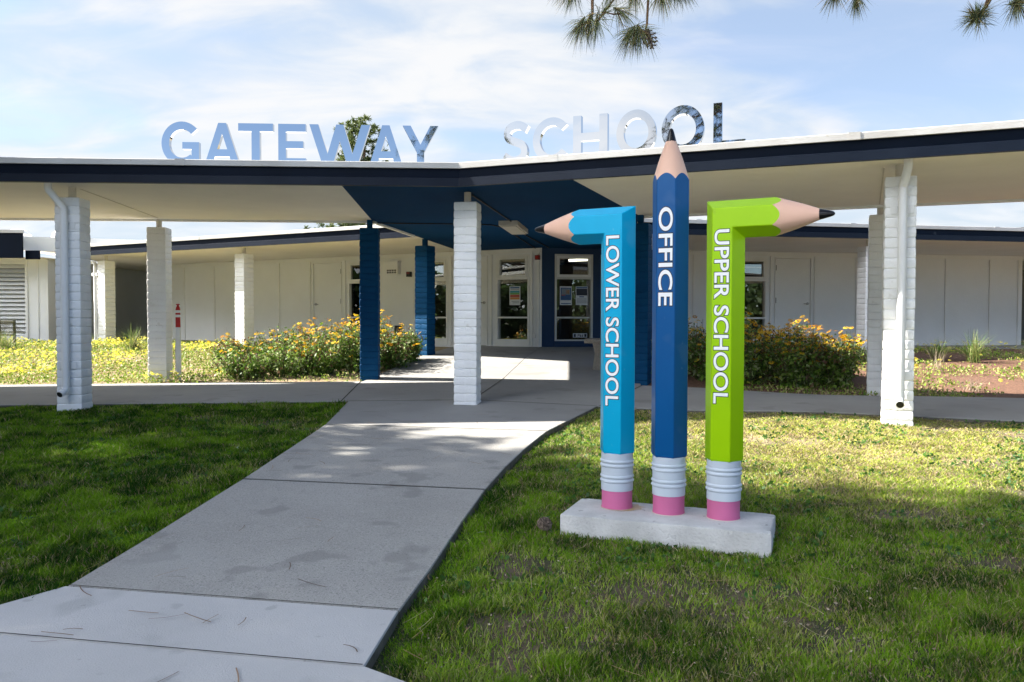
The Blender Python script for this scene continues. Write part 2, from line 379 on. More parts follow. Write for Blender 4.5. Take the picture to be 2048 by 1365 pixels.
soilz = lambda X, Y: G(X, Y) - .032 - .03 * np.exp(-((X - np.interp(Y, yR, xR) - .05) / .13) ** 2) * (Y < 9.5) + .018 * (fbm(X * 1.3, Y * 1.3, 3) - .5) - np.where((Y > 16), .1, 0)
grid_sheet('ground', axis_pts(-16, 16, 600, .2), axis_pts(-4, 18, 600, .2), soilz, M['soil'])

SK = .19                                                        # the joints run slightly askew
def row(yp, n=14):
    """points across the path along the joint line y + SK*(x+2) = yp"""
    x0 = -2.0
    for _ in range(6): x0 = np.interp(yp - SK * (x0 + 2), yL, xL)
    x1 = 0.0
    for _ in range(12): x1 = np.interp(yp - SK * (x1 + 2), yR, xR)
    x = np.linspace(x0, x1, n); return [(a, yp - SK * (a + 2)) for a in x]
def slab_rows(rows, name, m, dz=0.0, thick=.13, lip=0.0):
    """a slab of concrete through rows of plan points, with a rounded rim and sides"""
    ny, nx = len(rows), len(rows[0]); vs_ = []; fs = []
    for r in rows:
        for p in r: vs_.append((p[0], p[1], g1(*p) + dz))
    for j in range(ny - 1):
        for i in range(nx - 1): fs.append((j * nx + i, j * nx + i + 1, (j + 1) * nx + i + 1, (j + 1) * nx + i))
    rim = [i for i in range(nx)] + [j * nx + nx - 1 for j in range(1, ny)] + [(ny - 1) * nx + i for i in range(nx - 2, -1, -1)] + [j * nx for j in range(ny - 2, 0, -1)]
    b = len(vs_); n = len(rim)
    cx = sum(vs_[i][0] for i in rim) / n; cy = sum(vs_[i][1] for i in rim) / n
    for lev, (o, d) in enumerate(((.005, -.007), (.006, -thick))):
        for k, i in enumerate(rim):
            p = Vector(vs_[i]); a = Vector(vs_[rim[k - 1]]); c = Vector(vs_[rim[(k + 1) % n]])
            t = (c - a); t.z = 0; nn = Vector((t.y, -t.x, 0)).normalized()
            if lip: pass
            vs_.append((p.x + nn.x * o, p.y + nn.y * o, p.z + d))
    for k in range(n):
        k2 = (k + 1) % n
        fs.append((rim[k], rim[k2], b + k2, b + k)); fs.append((b + k, b + k2, b + n + k2, b + n + k))
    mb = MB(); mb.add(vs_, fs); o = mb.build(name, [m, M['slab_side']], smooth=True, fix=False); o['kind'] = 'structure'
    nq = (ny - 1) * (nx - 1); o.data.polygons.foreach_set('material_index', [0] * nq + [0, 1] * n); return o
def rows_between(y0, y1, gap=.012, step=.22):
    n = max(2, int((y1 - y0) / step)); return [row(v) for v in np.linspace(y0 + gap, y1 - gap, n)]
def joint(pts, wd=.009, dz=.003):
    mb = MB()
    for (a, b) in zip(pts[:-1], pts[1:]):
        a, b = V2(a), V2(b); d = (b - a).normalized(); w = Vector((-d.y, d.x)) * wd
        mb.add([(p.x, p.y, g1(p.x, p.y) + dz) for p in (a - w, b - w, b + w, a + w)], [(0, 1, 2, 3)])
    mb.build('path_joint', M['joint'], fix=False)['kind'] = 'structure'
for yp, dz in ((3.20, .0155), (3.74, .0095), (5.93, .003), (8.37, .003)): joint(row(yp), .0035 if dz > .004 else .007, dz)
slab_rows(rows_between(-1.5, 3.20), 'sidewalk', M['new_concrete'], dz=.012)
slab_rows(rows_between(3.20, 3.74, gap=.012), 'sidewalk', M['new_concrete'], dz=.006)
slab_rows(rows_between(3.74, 5.93), 'path', M['concrete'])
slab_rows(rows_between(5.93, 8.37), 'path', M['concrete'])
# walkway edges (polyline bent on the axis)
def wing_line(d):                                              # line parallel to the left column row, d metres behind its centre
    return LF + NL * d, UL
def axis_pt(d):
    p, u = wing_line(d); return line_x(p, u, C0, AX)
WF, WB = .36, 2.60
aF, aB = axis_pt(WF), axis_pt(WB)
def front_y(x):
    if x <= aF.x: p, u = wing_line(WF); return p.y + (x - p.x) * u.y / u.x
    q = mir(LF + NL * WF); w = (q - aF).normalized(); return aF.y + (x - aF.x) * w.y / w.x
base = row(8.37 + .014); last = [(x, front_y(x) - .006) for x in np.linspace(-2.07, 1.02, len(base))]
slab_rows([[(a[0] * (1 - t) + b[0] * t, a[1] * (1 - t) + b[1] * t) for a, b in zip(base, last)] for t in np.linspace(0, 1, 7)], 'path', M['walk'])
def strip(p0, p1, q0, q1, name, m, n=30, k=8, dz=0):
    return slab_rows([[tuple(V2(p0).lerp(V2(p1), i / n).lerp(V2(q0).lerp(V2(q1), i / n), j / k)) for i in range(n + 1)] for j in range(k + 1)], name, m, dz)
fL0 = LF + NL * WF - UL * 13; bL0 = LF + NL * WB - UL * 13
jF = LF + NL * WF + UL * 3.05; jB = LF + NL * WB + UL * 3.0     # slanted joint beside the blue column
joint([jF + UL * .006, jB + UL * .006]); joint([mir(jF + UL * .006), mir(jB + UL * .006)]); joint([aF, aB, CORNER], .007); joint([(x, front_y(x) - .002) for x in np.linspace(-2.07, 1.02, 12)])
strip(fL0, jF, bL0, jB, 'walkway', M['walk'], 40)
strip(jF + UL * .012, aF - Vector((.006, 0)), jB + UL * .012, aB - Vector((.006, 0)), 'walkway', M['walk'], 12)
mj0, mj1 = mir(jF), mir(jB)
strip(aF + Vector((.006, 0)), mj0, aB + Vector((.006, 0)), mj1, 'walkway', M['walk'], 12)
ur = (mir(LF) - mir(LF + UL)).normalized()
strip(mj0 + ur * .012, mir(fL0), mj1 + ur * .012, mir(bL0), 'walkway', M['walk'], 40)
# entrance patio between the blue columns, up to the wall
edge0 = line_x(LF + NL * WB, UL, BF, CD); pt_in = .0
PE = WX
rows_ = []
Lpts = [edge0.lerp(PE, j / 16) for j in range(17)]
Apts = [aB.lerp(CORNER, j / 16) for j in range(17)]
slab_rows([[tuple(Lpts[j].lerp(Apts[j] - BX * .006, i / 8)) for i in range(9)] for j in range(17)], 'patio', M['walk'], dz=-.001)
slab_rows([[tuple((Apts[j] + BX * .006).lerp(mir(Lpts[j]), i / 8)) for i in range(9)] for j in range(17)], 'patio', M['walk'], dz=-.001)
# paving under the eaves of the main building
for s_ in (0, 1):
    a0, a1 = WX + OUTL * 1.9 - DW * .9, CORNER - DW * 13.5 + OUTL * 1.9
    b0, b1 = WX + OUTL * .02 - DW * .9, CORNER - DW * 13.5 + OUTL * .02
    if s_: a0, a1, b0, b1 = map(mir, (a0, a1, b0, b1))
    strip(a0, a1, b0, b1, 'eave_paving', M['walk'], 20, 3)
# unseen pale street, added behind the viewer to bounce sun under the canopy
m_st = MB(); NX = 40
m_st.add([(x, y, g1(x, y) + .002) for y in np.linspace(-30, -1.6, 12) for x in np.linspace(-45, 45, NX)], [(j * NX + i, j * NX + i + 1, (j + 1) * NX + i + 1, (j + 1) * NX + i) for j in range(11) for i in range(NX - 1)])
m_st.build('road', M['road'])['kind'] = 'structure'
# planting beds
def poly_in(x, y, poly):
    x = np.asarray(x); y = np.asarray(y); c = np.zeros(x.shape, bool); n = len(poly)
    for i in range(n):
        x0, y0 = poly[i][0], poly[i][1]; x1, y1 = poly[(i + 1) % n][0], poly[(i + 1) % n][1]
        hit = ((y0 > y) != (y1 > y)) & (x < (x1 - x0) * (y - y0) / (y1 - y0 + 1e-12) + x0); c ^= hit
    return c
bedL = [bL0, jB, edge0, edge0.lerp(PE, .93), WX + OUTL * 1.9 - DW * .9, CORNER - DW * 13.5 + OUTL * 1.9]
bedR = [mir(p) for p in bedL]
bedz = lambda x, y: G(x, y) - .02 + .03 * (fbm(np.asarray(x) * 2.1, np.asarray(y) * 2.1, 9) - .5)
def bed_sheet(c0, c1, d0, d1, name, m, n=60, k=34):
    vs_ = []; fs = []
    for j in range(k + 1):
        for i in range(n + 1):
            p = V2(c0).lerp(V2(c1), i / n).lerp(V2(d0).lerp(V2(d1), i / n), j / k); vs_.append((p.x, p.y, float(bedz(p.x, p.y))))
    for j in range(k):
        for i in range(n): fs.append((j * (n + 1) + i, j * (n + 1) + i + 1, (j + 1) * (n + 1) + i + 1, (j + 1) * (n + 1) + i))
    mb = MB(); mb.add(vs_, fs); o = mb.build(name, m, smooth='all'); o['kind'] = 'structure'
bed_sheet(bL0, edge0, CORNER - DW * 13.5 + OUTL * 1.9, edge0.lerp(PE, .95), 'mulch_bed', M['bed_soil'])
bed_sheet(mir(edge0), mir(bL0), mir(edge0.lerp(PE, .95)), mir(CORNER - DW * 13.5 + OUTL * 1.9), 'mulch_bed', M['mulch'])

# ------------------------------------------------------------------ roofs
def rail(poly, prof, name, m, parent):
    """sweep a closed cross-section (offset outwards, z) along a plan polyline; outwards is to the right of travel"""
    pts = [V2(p) for p in poly]; n = len(prof); vs_ = []; fs = []
    for i, p in enumerate(pts):
        d0 = (pts[i] - pts[i - 1]).normalized() if i else (pts[1] - pts[0]).normalized()
        d1 = (pts[i + 1] - pts[i]).normalized() if i < len(pts) - 1 else d0
        n0 = Vector((d0.y, -d0.x)); n1 = Vector((d1.y, -d1.x)); mn = (n0 + n1).normalized(); k = 1 / max(.3, mn.dot(n0))
        for (o, z) in prof: q = p + mn * (o * k); vs_.append((q.x, q.y, z))
    for i in range(len(pts) - 1):
        for k in range(n): fs.append((i * n + k, i * n + (k + 1) % n, (i + 1) * n + (k + 1) % n, (i + 1) * n + k))
    fs.append(tuple(range(n))); fs.append(tuple((len(pts) - 1) * n + k for k in range(n)))
    mb = MB(); mb.add(vs_, fs); return mb.build(name, m, parent)
def sub(poly, step=.9, amp=.004):
    """split a long edge so that the old sheet metal is not ruler-straight"""
    out = [V2(poly[0])]
    for a, b in zip(poly[:-1], poly[1:]):
        a, b = V2(a), V2(b); n = max(1, int((b - a).length / step)); d = (b - a).normalized(); w = Vector((d.y, -d.x))
        for i in range(1, n + 1): out.append(a.lerp(b, i / n) + (w * random.uniform(-amp, amp) if i < n else w * 0))
    return out
P_LIP = [(.022, 2.930), (.022, 3.024), (.004, 3.030), (-.03, 3.030), (-.03, 2.930)]
P_UP = [(-.002, 3.0305), (-.002, 3.134), (-.05, 3.134), (-.05, 3.0305)]
P_CAP = [(.034, 3.1345), (.034, 3.196), (.028, 3.202), (-.16, 3.204), (-.16, 3.1345)]
def edge(poly, parent, lip='lip_paint'):
    q = sub(poly)
    rail(q, P_LIP, 'gutter_lip', M[lip], parent); rail(q, P_UP, 'fascia', M['navy'], parent); rail(q, P_CAP, 'drip_cap', M['cap'], parent)
    for a, b in zip(poly[:-1], poly[1:]):                    # overlapping joints of the sheet metal
        a, b = V2(a), V2(b); d = (b - a).normalized(); w = Vector((d.y, -d.x)); t = 1.15
        while t < (b - a).length - .3:
            mb = MB(); mb.boxf(lambda p, q_, z: ((a + d * (t + p) + w * q_).x, (a + d * (t + p) + w * q_).y, z), -.055, .055, .030, .0385, 3.1315, 3.206)
            mb.build('cap_joint', M['cap'], parent); t += 3.05
def sheets(polys, z, name, m, parent):
    mb = MB()
    for p in polys: mb.sheet(p, z)
    return mb.build(name, m, parent, fix=False)
canopy = tag(empty('entrance_canopy', (BEND.x, BEND.y, SOF)), 'flat roofed walkway canopy with navy fascia, white cap and cream soffit over the path', 'canopy')
def sub_parent(o, p): o.parent = p; o.matrix_parent_inverse = p.matrix_world.inverted() if False else Matrix.Translation(-p.location); return o
class _P:                                                        # children are built in world coordinates
    pass
_old_link = link_mesh
def link_mesh(name, me, m=None, parent=None):
    o = _old_link(name, me, m, None)
    if parent:
        o.parent = parent
        bpy_m = Matrix.LocRotScale(parent.location, parent.rotation_euler, parent.scale)
        q = parent.parent
        if q and parent.type != 'EMPTY':
            bpy_m = Matrix.LocRotScale(q.location, q.rotation_euler, q.scale) @ q.matrix_parent_inverse.inverted() if False else Matrix.Identity(4)
        if parent.type != 'EMPTY': bpy_m = Matrix.Identity(4)
        o.matrix_parent_inverse = bpy_m.inverted()
    return o
MB.build.__globals__['link_mesh'] = link_mesh
edge([FL_far, BEND, mir(FL_far)], canopy)
edge([EJ, BKL, BK_far], canopy, 'trim'); edge([mir(BK_far), mir(BKL), mir(EJ)], canopy, 'trim')
sheets([[FL_far, F1, BKL, BK_far], [mir(FL_far), mir(BK_far), mir(BKL), mir(F1)]], SOF, 'soffit', M['cream_soffit'], canopy)
aJ = CORNER
o = sheets([[F1, BEND, CORNER, WX, BKL], [mir(F1), mir(BKL), mir(WX), CORNER, BEND]], SOF - .002, 'entrance_soffit', M['blue_soffit'], canopy); o['label'] = 'dark blue entrance soffit'
sheets([[FL_far, BEND, CORNER, WX, BKL, BK_far], [mir(FL_far), mir(BK_far), mir(BKL), mir(WX), CORNER, BEND]], TOPZ, 'roof_deck', M['roof'], canopy)
# seams of the soffit boards and a thin trim along the back edge
mb = MB()
for s_ in (0, 1):
    for d in (0, 4.64, 9.28):
        a, b = LF - UL * d, LB - UL * d
        if s_: a, b = mir(a), mir(b)
        u = (b - a).normalized(); w = Vector((u.y, -u.x))
        mb.boxf(lambda p, q, z, a=a, u=u, w=w: ((a + u * p + w * q).x, (a + u * p + w * q).y, z), .1, (b - a).length - .1, -.008, .008, SOF - .006, SOF - .0005)
mb.build_each('soffit_seam', M['steel_post'], canopy)
lf = MB(); lp = Vector((.03, 13.3)); lf.boxf(lambda a, b, z: ((lp + BX * a + AX * b).x, (lp + BX * a + AX * b).y, z), -.15, .15, -.62, .62, 2.885, SOF - .003)
lfx = lf.build('light_fixture', M['steel_post'], canopy)
l2 = MB(); l2.boxf(lambda a, b, z: ((lp + BX * a + AX * b).x, (lp + BX * a + AX * b).y, z), -.125, .125, -.59, .59, 2.868, 2.884)
l2.build('lens', mat("clear_diffuser", (.5, .47, .40), None, 1, .4), lfx)
cd = MB()
zc = SOF - .018
cA = C0 + AX * .1
cd.tube([(C0.x + .05, C0.y + .1, zc), (lp.x - .05, lp.y - .65, zc)], .011, 6)
cd.tube([(lp.x + .05, lp.y + .65, zc), (.78, 17.2, zc)], .011, 6)
cd.tube([(BKL.x + .05, BKL.y + .1, zc), (-.55, 13.05, zc), (-.33, 13.15, zc), (-.16, 13.5, zc), (.50, 17.38, zc)], .011, 6)
cd.build_each('conduit', M['wire'], canopy)

# ------------------------------------------------------------------ main building
school = tag(empty('school_building', (CORNER.x, CORNER.y, .8)), 'long low cream school building behind the planting beds, with navy fascia', 'building')
RB = 8.0                                                         # depth of the building behind its wall
LEN = 19.0
e_far = E0 - DW * 5.05
def eave_poly(s_):
    p = [e_far, EJ, WX, CORNER, CORNER - OUTL * RB * .9 + DW * 0, CORNER - DW * 12.4 - OUTL * RB]
    return [mir(q) for q in p][::-1] if s_ else p
for s_ in (0, 1):
    er = [E0 - DW * 5.05, EJ]
    if s_: er = [mir(EJ), mir(E0 - DW * 13)]
    edge(er, school)
pl = [E0 - DW * 5.05, EJ, WX, CORNER - DW * 12.4 + OUTL * 0.0]; far_r = 9.5
inr = [mir(p) for p in (CORNER - DW * 22, CORNER, CORNER - OUTL * 7 - DW * 1.6, CORNER - DW * 22 - OUTL * 7)][::-1]
pr = [mir(E0 - DW * 13), mir(CORNER - DW * 22), mir(WX), mir(EJ)]
inl = [CORNER - DW * 14.5, CORNER, CORNER - OUTL * 7 - DW * 1.6, CORNER - DW * 14.5 - OUTL * 7]
sheets([[E0 - DW * 5.05, EJ, WX, CORNER - DW * 14.5], pr, inl, inr], SOF + .001, 'soffit', M['cream_soffit'], school)
sheets([[E0 - DW * 5.05, EJ, WX, CORNER - DW * 14.5], pr, inl, inr, [CORNER, mir(inl[2]), inl[2]]], TOPZ, 'roof_deck', M['roof'], school)
FLOOR, WT = .80, 2.9615
# openings: (t0, t1, kind)
openL = [(.30, 1.14, 'window'), (1.36, 2.24, 'door'), (2.42, 3.26, 'window'), (4.50, 5.36, 'window'), (5.56, 6.50, 'door')]
openR = [(.29, 1.15, 'window'), (1.33, 2.19, 'window'), (4.42, 5.28, 'window'), (5.466, 6.38, 'door')]
ZB, ZT, DT = .93, 2.83, 2.835
def walls(side, ops, length, split=None):
    fn = wall_frame(side); mbs = {0: MB(), 1: MB()}
    t = 0.0
    def put(t0, t1, z0, z1, d0=-.16, d1=0.0):
        if t1 - t0 < .002: return
        if split and t0 < split < t1:
            put(t0, split, z0, z1, d0, d1); put(split, t1, z0, z1, d0, d1); return
        mbs[1 if split and t0 < split - 1e-6 else 0].boxf(fn, t0, t1, d0, d1, z0, z1)
    for (a, b, k) in ops:
        put(t, a, FLOOR - .15, WT)
        zt = ZT if k == 'window' else DT
        put(a, b, zt, WT)
        put(a, b, FLOOR - .15, ZB if k == 'window' else FLOOR + .0)
        t = b
    put(t, length, FLOOR - .15, WT)
    if mbs[0].v: mbs[0].build('wall', M['wall'], school)
    if mbs[1].v: mbs[1].build('wall', M['blue_wall'], school)['label'] = 'dark blue wall beside the entrance corner'
walls(-1, openL, 11.9); walls(1, openR, 11.97, 2.6)
def trims(side, ts, length, blue_to=0.0):
    fn = wall_frame(side); mb = MB()
    for t in ts: mb.boxf(fn, t - .022, t + .022, .001, .024, FLOOR, 2.86)
    mb.boxf(fn, max(blue_to, .03), length, .0012, .020, 2.865, 2.958)
    mb.build_each('batten', M['trim'], school)
trims(-1, [.02 + .06, .235, 1.26, 2.33, 3.36, 4.42, 5.45, 6.60, 7.66, 8.86, 10.06, 11.26, 11.86], 11.9)
trims(1, [2.64, 3.5, 4.34, 5.37, 6.47, 7.53, 8.70, 9.87, 11.07, 11.86], 11.97, 2.62)
def window(side, t0, t1, casing, sash, interior=True):
    fn = wall_frame(side); w = MB()
    b = .045
    # casing
    w.boxf(fn, t0, t0 + b, -.12, .012, ZB, ZT); w.boxf(fn, t1 - b, t1, -.12, .012, ZB, ZT)
    w.boxf(fn, t0 + b, t1 - b, -.12, .012, ZT - .04, ZT); w.boxf(fn, t0 + b, t1 - b, -.12, .012, ZB, ZB + .03)
    w.boxf(fn, t0 + b, t1 - b, -.10, .006, 1.425, 1.462)
    w.boxf(fn, t0 + b, t1 - b, -.10, .022, 2.285, 2.33)
    o = w.build('window', casing, school)
    a = MB(); c0, c1 = t0 + b, t1 - b; z0, z1 = 2.33, ZT - .04; k = .055
    a.boxf(fn, c0, c0 + k, -.06, .03, z0, z1); a.boxf(fn, c1 - k, c1, -.06, .03, z0, z1)
    a.boxf(fn, c0 + k, c1 - k, -.06, .03, z0, z0 + k); a.boxf(fn, c0 + k, c1 - k, -.06, .03, z1 - k, z1)
    a.build('awning_sash', sash, o)
    p = MB(); p.boxf(fn, c0, c1, -.072, -.068, ZB + .03, 1.425); p.boxf(fn, c0, c1, -.072, -.068, 1.462, 2.285); p.boxf(fn, c0 + k, c1 - k, -.03, -.026, z0 + k, z1 - k)
    p.build_each('pane', M['glass'], o)
    s = MB(); s.boxf(fn, t0 - .0, t1 + .0, .001, .02, FLOOR, ZB - .004); s.build('sill_panel', casing if casing is not M['white_metal'] else M['blue_wall'], o)
    return o
M['white_metal'] = mat("pale_aluminium", (.60, .60, .57), None, 1, .4)
for (a, b, k) in openL:
    if k == 'window': window(-1, a, b, M['trim'], M['white_trim'])
for i, (a, b, k) in enumerate(openR):
    if k == 'window': window(1, a, b, M['white_metal'] if i < 2 else M['trim'], M['white_trim'])
def door(side, t0, t1, handle_at_t0):
    fn = wall_frame(side); d = MB(); j = .022
    d.boxf(fn, t0 + j, t1 - j, -.06, -.010, FLOOR + .012, DT - j)
    o = d.build('door', M['wall'], school)
    f = MB(); f.boxf(fn, t0, t0 + j - .003, -.12, .016, FLOOR, DT); f.boxf(fn, t1 - j + .003, t1, -.12, .016, FLOOR, DT); f.boxf(fn, t0 + j - .003, t1 - j + .003, -.12, .016, DT - j + .003, DT)
    f.build('frame', M['trim'], o)
    th = t0 + .09 if handle_at_t0 else t1 - .09; sgn = 1 if handle_at_t0 else -1
    h = MB(); zh = FLOOR + .98
    h.tube([fn(th, -.0099, zh), fn(th, .012, zh)], .032, 14); h.tube([fn(th, .012, zh), fn(th, .055, zh)], .012, 8); h.tube([fn(th, .05, zh), fn(th + sgn * .12, .05, zh - .004)], .010, 8)
    h.build('handle', M['chrome'], o)
    tg = t1 - .03 if handle_at_t0 else t0 + .03; hg = MB()
    for z in (FLOOR + .25, FLOOR + 1.05, FLOOR + 1.8): hg.boxf(fn, tg - .012, tg + .012, -.009, .004, z - .06, z + .06)
    hg.build_each('hinge', M['dark_metal'], o)
door(-1, 5.56, 6.50, False); door(-1, 1.36, 2.24, True); door(1, 5.466, 6.38, False)
# rooms behind the glass
for side, L_ in ((-1, 11.8), (1, 11.8)):
    fn = wall_frame(side); r = MB()
    def quad(p): r.add(p, [(0, 1, 2, 3)])
    D = -5.0
    quad([fn(.1, D, FLOOR - .1), fn(L_, D, FLOOR - .1), fn(L_, D, 2.95), fn(.1, D, 2.95)])
    quad([fn(.1, -.17, FLOOR - .02), fn(L_, -.17, FLOOR - .02), fn(L_, D, FLOOR - .02), fn(-2.2, D, FLOOR - .02)])
    quad([fn(L_, -.17, FLOOR - .1), fn(L_, D, FLOOR - .1), fn(L_, D, 2.95), fn(L_, -.17, 2.95)])
    for t in (3.7, 4.2): quad([fn(t, -.17, FLOOR - .1), fn(t, D, FLOOR - .1), fn(t, D, 2.95), fn(t, -.17, 2.95)])
    r.build('interior', M['room'], school)
    f = MB()
    for (t0, t1, d0, d1, z) in ((.5, 1.9, -3.4, -2.6, FLOOR + .95), (2.3, 3.3, -4.6, -4.0, FLOOR + 1.5), (4.5, 5.4, -2.4, -1.8, FLOOR + .9)): f.boxf(fn, t0, t1, d0, d1, FLOOR, z)
    f.build_each('counter', M['room_dark'], school)
    tb = MB()
    for (t0, t1, d) in (((.35, 1.7, -1.3), (1.9, 3.2, -1.3)) if side > 0 else ((-.0, .5, -2.6),)): tb.boxf(fn, t0, t1, d - .05, d + .05, 2.85, 2.90)
    tb.build_each('ceiling_tube', M['tube'], school)
fn = wall_frame(1); lm = MB()
for (t, d) in ((4.93, -1.6), (4.72, -2.4)): 
    c = fn(t, d, 0); lm.lathe([(.11, 0), (.08, .24)], (c[0], c[1], 1.85), 16)
lm.build_each('table_lamp', M['lamp'], school)
lb = MB(); lb.boxf(fn, 4.55, 5.2, -2.7, -1.3, FLOOR, 1.72); lb.build('table', M['room_dark'], school)

# things fixed on the left wall
fL = wall_frame(-1); fR = wall_frame(1)
v = MB(); v.boxf(fL, 3.76, 4.10, .003, .13, 2.47, 2.77); v.boxf(fL, 3.74, 4.12, .003, .145, 2.77, 2.79)
vt = tag(v.build('wall_heater', M['white']), 'cream ventilator box with a slotted grille high on the wall between the blue columns', 'vent')
g_ = MB()
for i in range(4):
    for k in range(2): g_.boxf(fL, 3.80 + i * .072, 3.85 + i * .072, .131, .134, 2.50 + k * .05, 2.535 + k * .05)
g_.build('grille', M['dark_metal'], vt)
v = MB(); v.boxf(fL, 3.43, 3.55, .003, .07, 2.41, 2.53); o = tag(v.build('alarm_strobe', M['dark_metal']), 'small black and red alarm strobe beside the ventilator box', 'alarm')
v = MB(); v.boxf(fL, 3.45, 3.53, .071, .085, 2.475, 2.52); v.build('lens', M['fire_red'], o)
v = MB(); v.boxf(fL, 3.72, 3.92, .003, .04, FLOOR + .27, FLOOR + .45); tag(v.build('wall_vent', M['dark_metal']), 'small dark vent low on the wall above the flower bush', 'vent')
v = MB(); v.boxf(fL, .03, .13, .025, .085, 2.70, 2.80); o = tag(v.build('fire_bell', M['fire_red']), 'dark red fire alarm box on the wall at the blue entrance corner', 'alarm')
v = MB(); c1 = fL(.08, .086, 2.75); c2 = fL(.08, .094, 2.75); v.tube([c1, c2], .03, 14); v.build('lens', M['red'], o)
v = MB(); v.tube([fL(.215, .045, 2.90), fL(.215, .045, 1.72), fL(.16, .045, 1.58), fL(.16, .045, 1.05)], .012, 7); v.boxf(fL, .13, .19, .025, .06, 1.0, 1.08)
tag(v.build('wall_conduit', M['trim']), 'thin cream conduit pipe bending down the wall beside the tall window', 'pipe')
# posters on the glass
def poster(side, t0, t1, z0, z1, bands, label):
    fn = wall_frame(side); p = MB(); d = -.060
    p.boxf(fn, t0, t1, d - .006, d, z0, z1)
    o = tag(p.build('poster', M['paper']), label, 'poster', 'posters behind the entrance glass')
    H = z1 - z0; W = t1 - t0
    for (a0, a1, b0, b1, mm) in bands:
        q = MB(); q.boxf(fn, t0 + W * a0, t0 + W * a1, d + .001, d + .002, z0 + H * b0, z0 + H * b1); q.build('print', M[mm], o)
poster(-1, .56, .83, 1.72, 2.14, [(.08, .92, .88, .96, 'p_blue'), (.1, .9, .80, .85, 'p_grey'), (.06, .94, .66, .76, 'p_teal'), (.06, .94, .56, .655, 'p_green'), (.06, .94, .42, .55, 'p_red'), (.06, .94, .30, .41, 'p_orange'), (.1, .7, .1, .14, 'p_grey'), (.1, .8, .18, .22, 'p_grey')], 'white poster with rainbow coloured bands on the window left of the blue wall')
poster(1, .42, .69, 1.72, 2.13, [(.06, .94, .26, .93, 'p_blue'), (.14, .86, .55, .88, 'p_grey'), (.14, .45, .5, .6, 'p_red'), (.5, .8, .6, .8, 'p_orange'), (.08, .92, .05, .10, 'p_blue')], 'poster with blue print and red patches on the blue wall window')
poster(1, .78, 1.05, 1.72, 2.13, [(.04, .96, .90, .97, 'p_blue'), (.04, .96, .52, .88, 'p_dark'), (.3, .7, .42, .47, 'p_blue'), (.1, .9, .32, .35, 'p_grey'), (.1, .9, .25, .28, 'p_grey'), (.1, .9, .18, .21, 'p_grey'), (.1, .9, .11, .14, 'p_grey')], 'poster with a dark picture over pale text on the blue wall window')

def text_mesh(body, size, ext, off=0.0, align='CENTER', space=1.0):
    cu = bpy.data.curves.new('lettering', 'FONT'); cu.body = body; cu.size = size; cu.extrude = ext; cu.offset = off
    cu.align_x = align; cu.align_y = 'CENTER'; cu.space_character = space; cu.resolution_u = 6
    ob = bpy.data.objects.new('lettering', cu); COL.objects.link(ob)
    bpy.context.view_layer.update()
    me = bpy.data.meshes.new_from_object(ob.evaluated_get(bpy.context.evaluated_depsgraph_get()))
    bpy.data.objects.remove(ob); return me
def frame_matrix(fn, t, d, z, side):
    o = Vector(fn(t, d, z)); n = (Vector(fn(t, d + 1, z)) - o); up = Vector((0, 0, 1)); x = up.cross(n).normalized()
    m = Matrix((x, up, n)).transposed().to_4x4(); m.translation = o; return m
# small badge low on the glass by the entrance
bp = MB(); bp.boxf(fR, .72, 1.04, -.062, -.058, 1.005, 1.095); ob = tag(bp.build('window_sticker', M['paper']), 'white sticker reading ELITE low on the entrance glass', 'sticker')
bq = MB(); bq.boxf(fR, .735, 1.025, -.0575, -.0565, 1.017, 1.083); bq.build('backing', M['p_dark'], ob)
me = text_mesh('ELITE', .085, .0006, .002); me.transform(frame_matrix(fR, .88, -.0555, 1.05, 1)); link_mesh('lettering', me, M['decal_white'], ob)

# ------------------------------------------------------------------ annex with the louvre wall, upper roof
AXX0, AXX1, AXY = -22.0, -12.15, 21.0
annex = tag(empty('annex_building', (-15, AXY, .8)), 'cream annex with a big louvred vent and stepped navy fascia beside the lawn', 'building')
w = MB(); lx0, lx1, lz0, lz1 = -16.6, -12.75, .95, 2.82
w.box(AXX0, lx0, AXY, AXY + .2, .5, WT); w.box(lx1, AXX1, AXY, AXY + .2, .5, WT); w.box(lx0, lx1, AXY, AXY + .2, lz1, WT); w.box(lx0, lx1, AXY, AXY + .2, .5, lz0)
w.box(AXX1 - .2, AXX1, AXY + .201, AXY + 7, .5, WT)
w.build('wall', M['wall'], annex)
w = MB(); w.box(lx1, lx1 + .06, AXY - .03, AXY - .001, lz0 - .05, WT - .003); w.box(AXX1 - .07, AXX1 + .002, AXY - .03, AXY - .001, .5, WT - .003); w.box(lx1 + .3, lx1 + .34, AXY - .02, AXY - .001, .5, WT - .003)
w.box(lx0, lx1, AXY - .03, AXY - .001, lz1, lz1 + .05); w.build_each('trim', M['trim'], annex)
w = MB(); n = 17
for i in range(n):
    z = lz0 + (lz1 - lz0) * (i + .5) / n; h = (lz1 - lz0) / n
    w.add([(lx0, AXY + .02, z - h * .42), (lx1, AXY + .02, z - h * .42), (lx1, AXY + .13, z + h * .45), (lx0, AXY + .13, z + h * .45),
           (lx0, AXY + .032, z - h * .47), (lx1, AXY + .032, z - h * .47), (lx1, AXY + .142, z + h * .40), (lx0, AXY + .142, z + h * .40)],
          [(0, 1, 2, 3), (7, 6, 5, 4), (0, 4, 5, 1), (1, 5, 6, 2), (2, 6, 7, 3), (3, 7, 4, 0)])
w.build('louvre', M['trim'], annex)
w = MB(); w.box(lx0, lx1, AXY + .18, AXY + .19, lz0, lz1); w.build('backing', M['dark_metal'], annex)
w = MB(); w.box(AXX0, -12.37, AXY - .75, AXY - .70, 2.93, 3.56); w.box(-12.37, -12.02, AXY - .62, AXY - .57, 2.91, 3.13); w.build_each('fascia', M['navy'], annex)
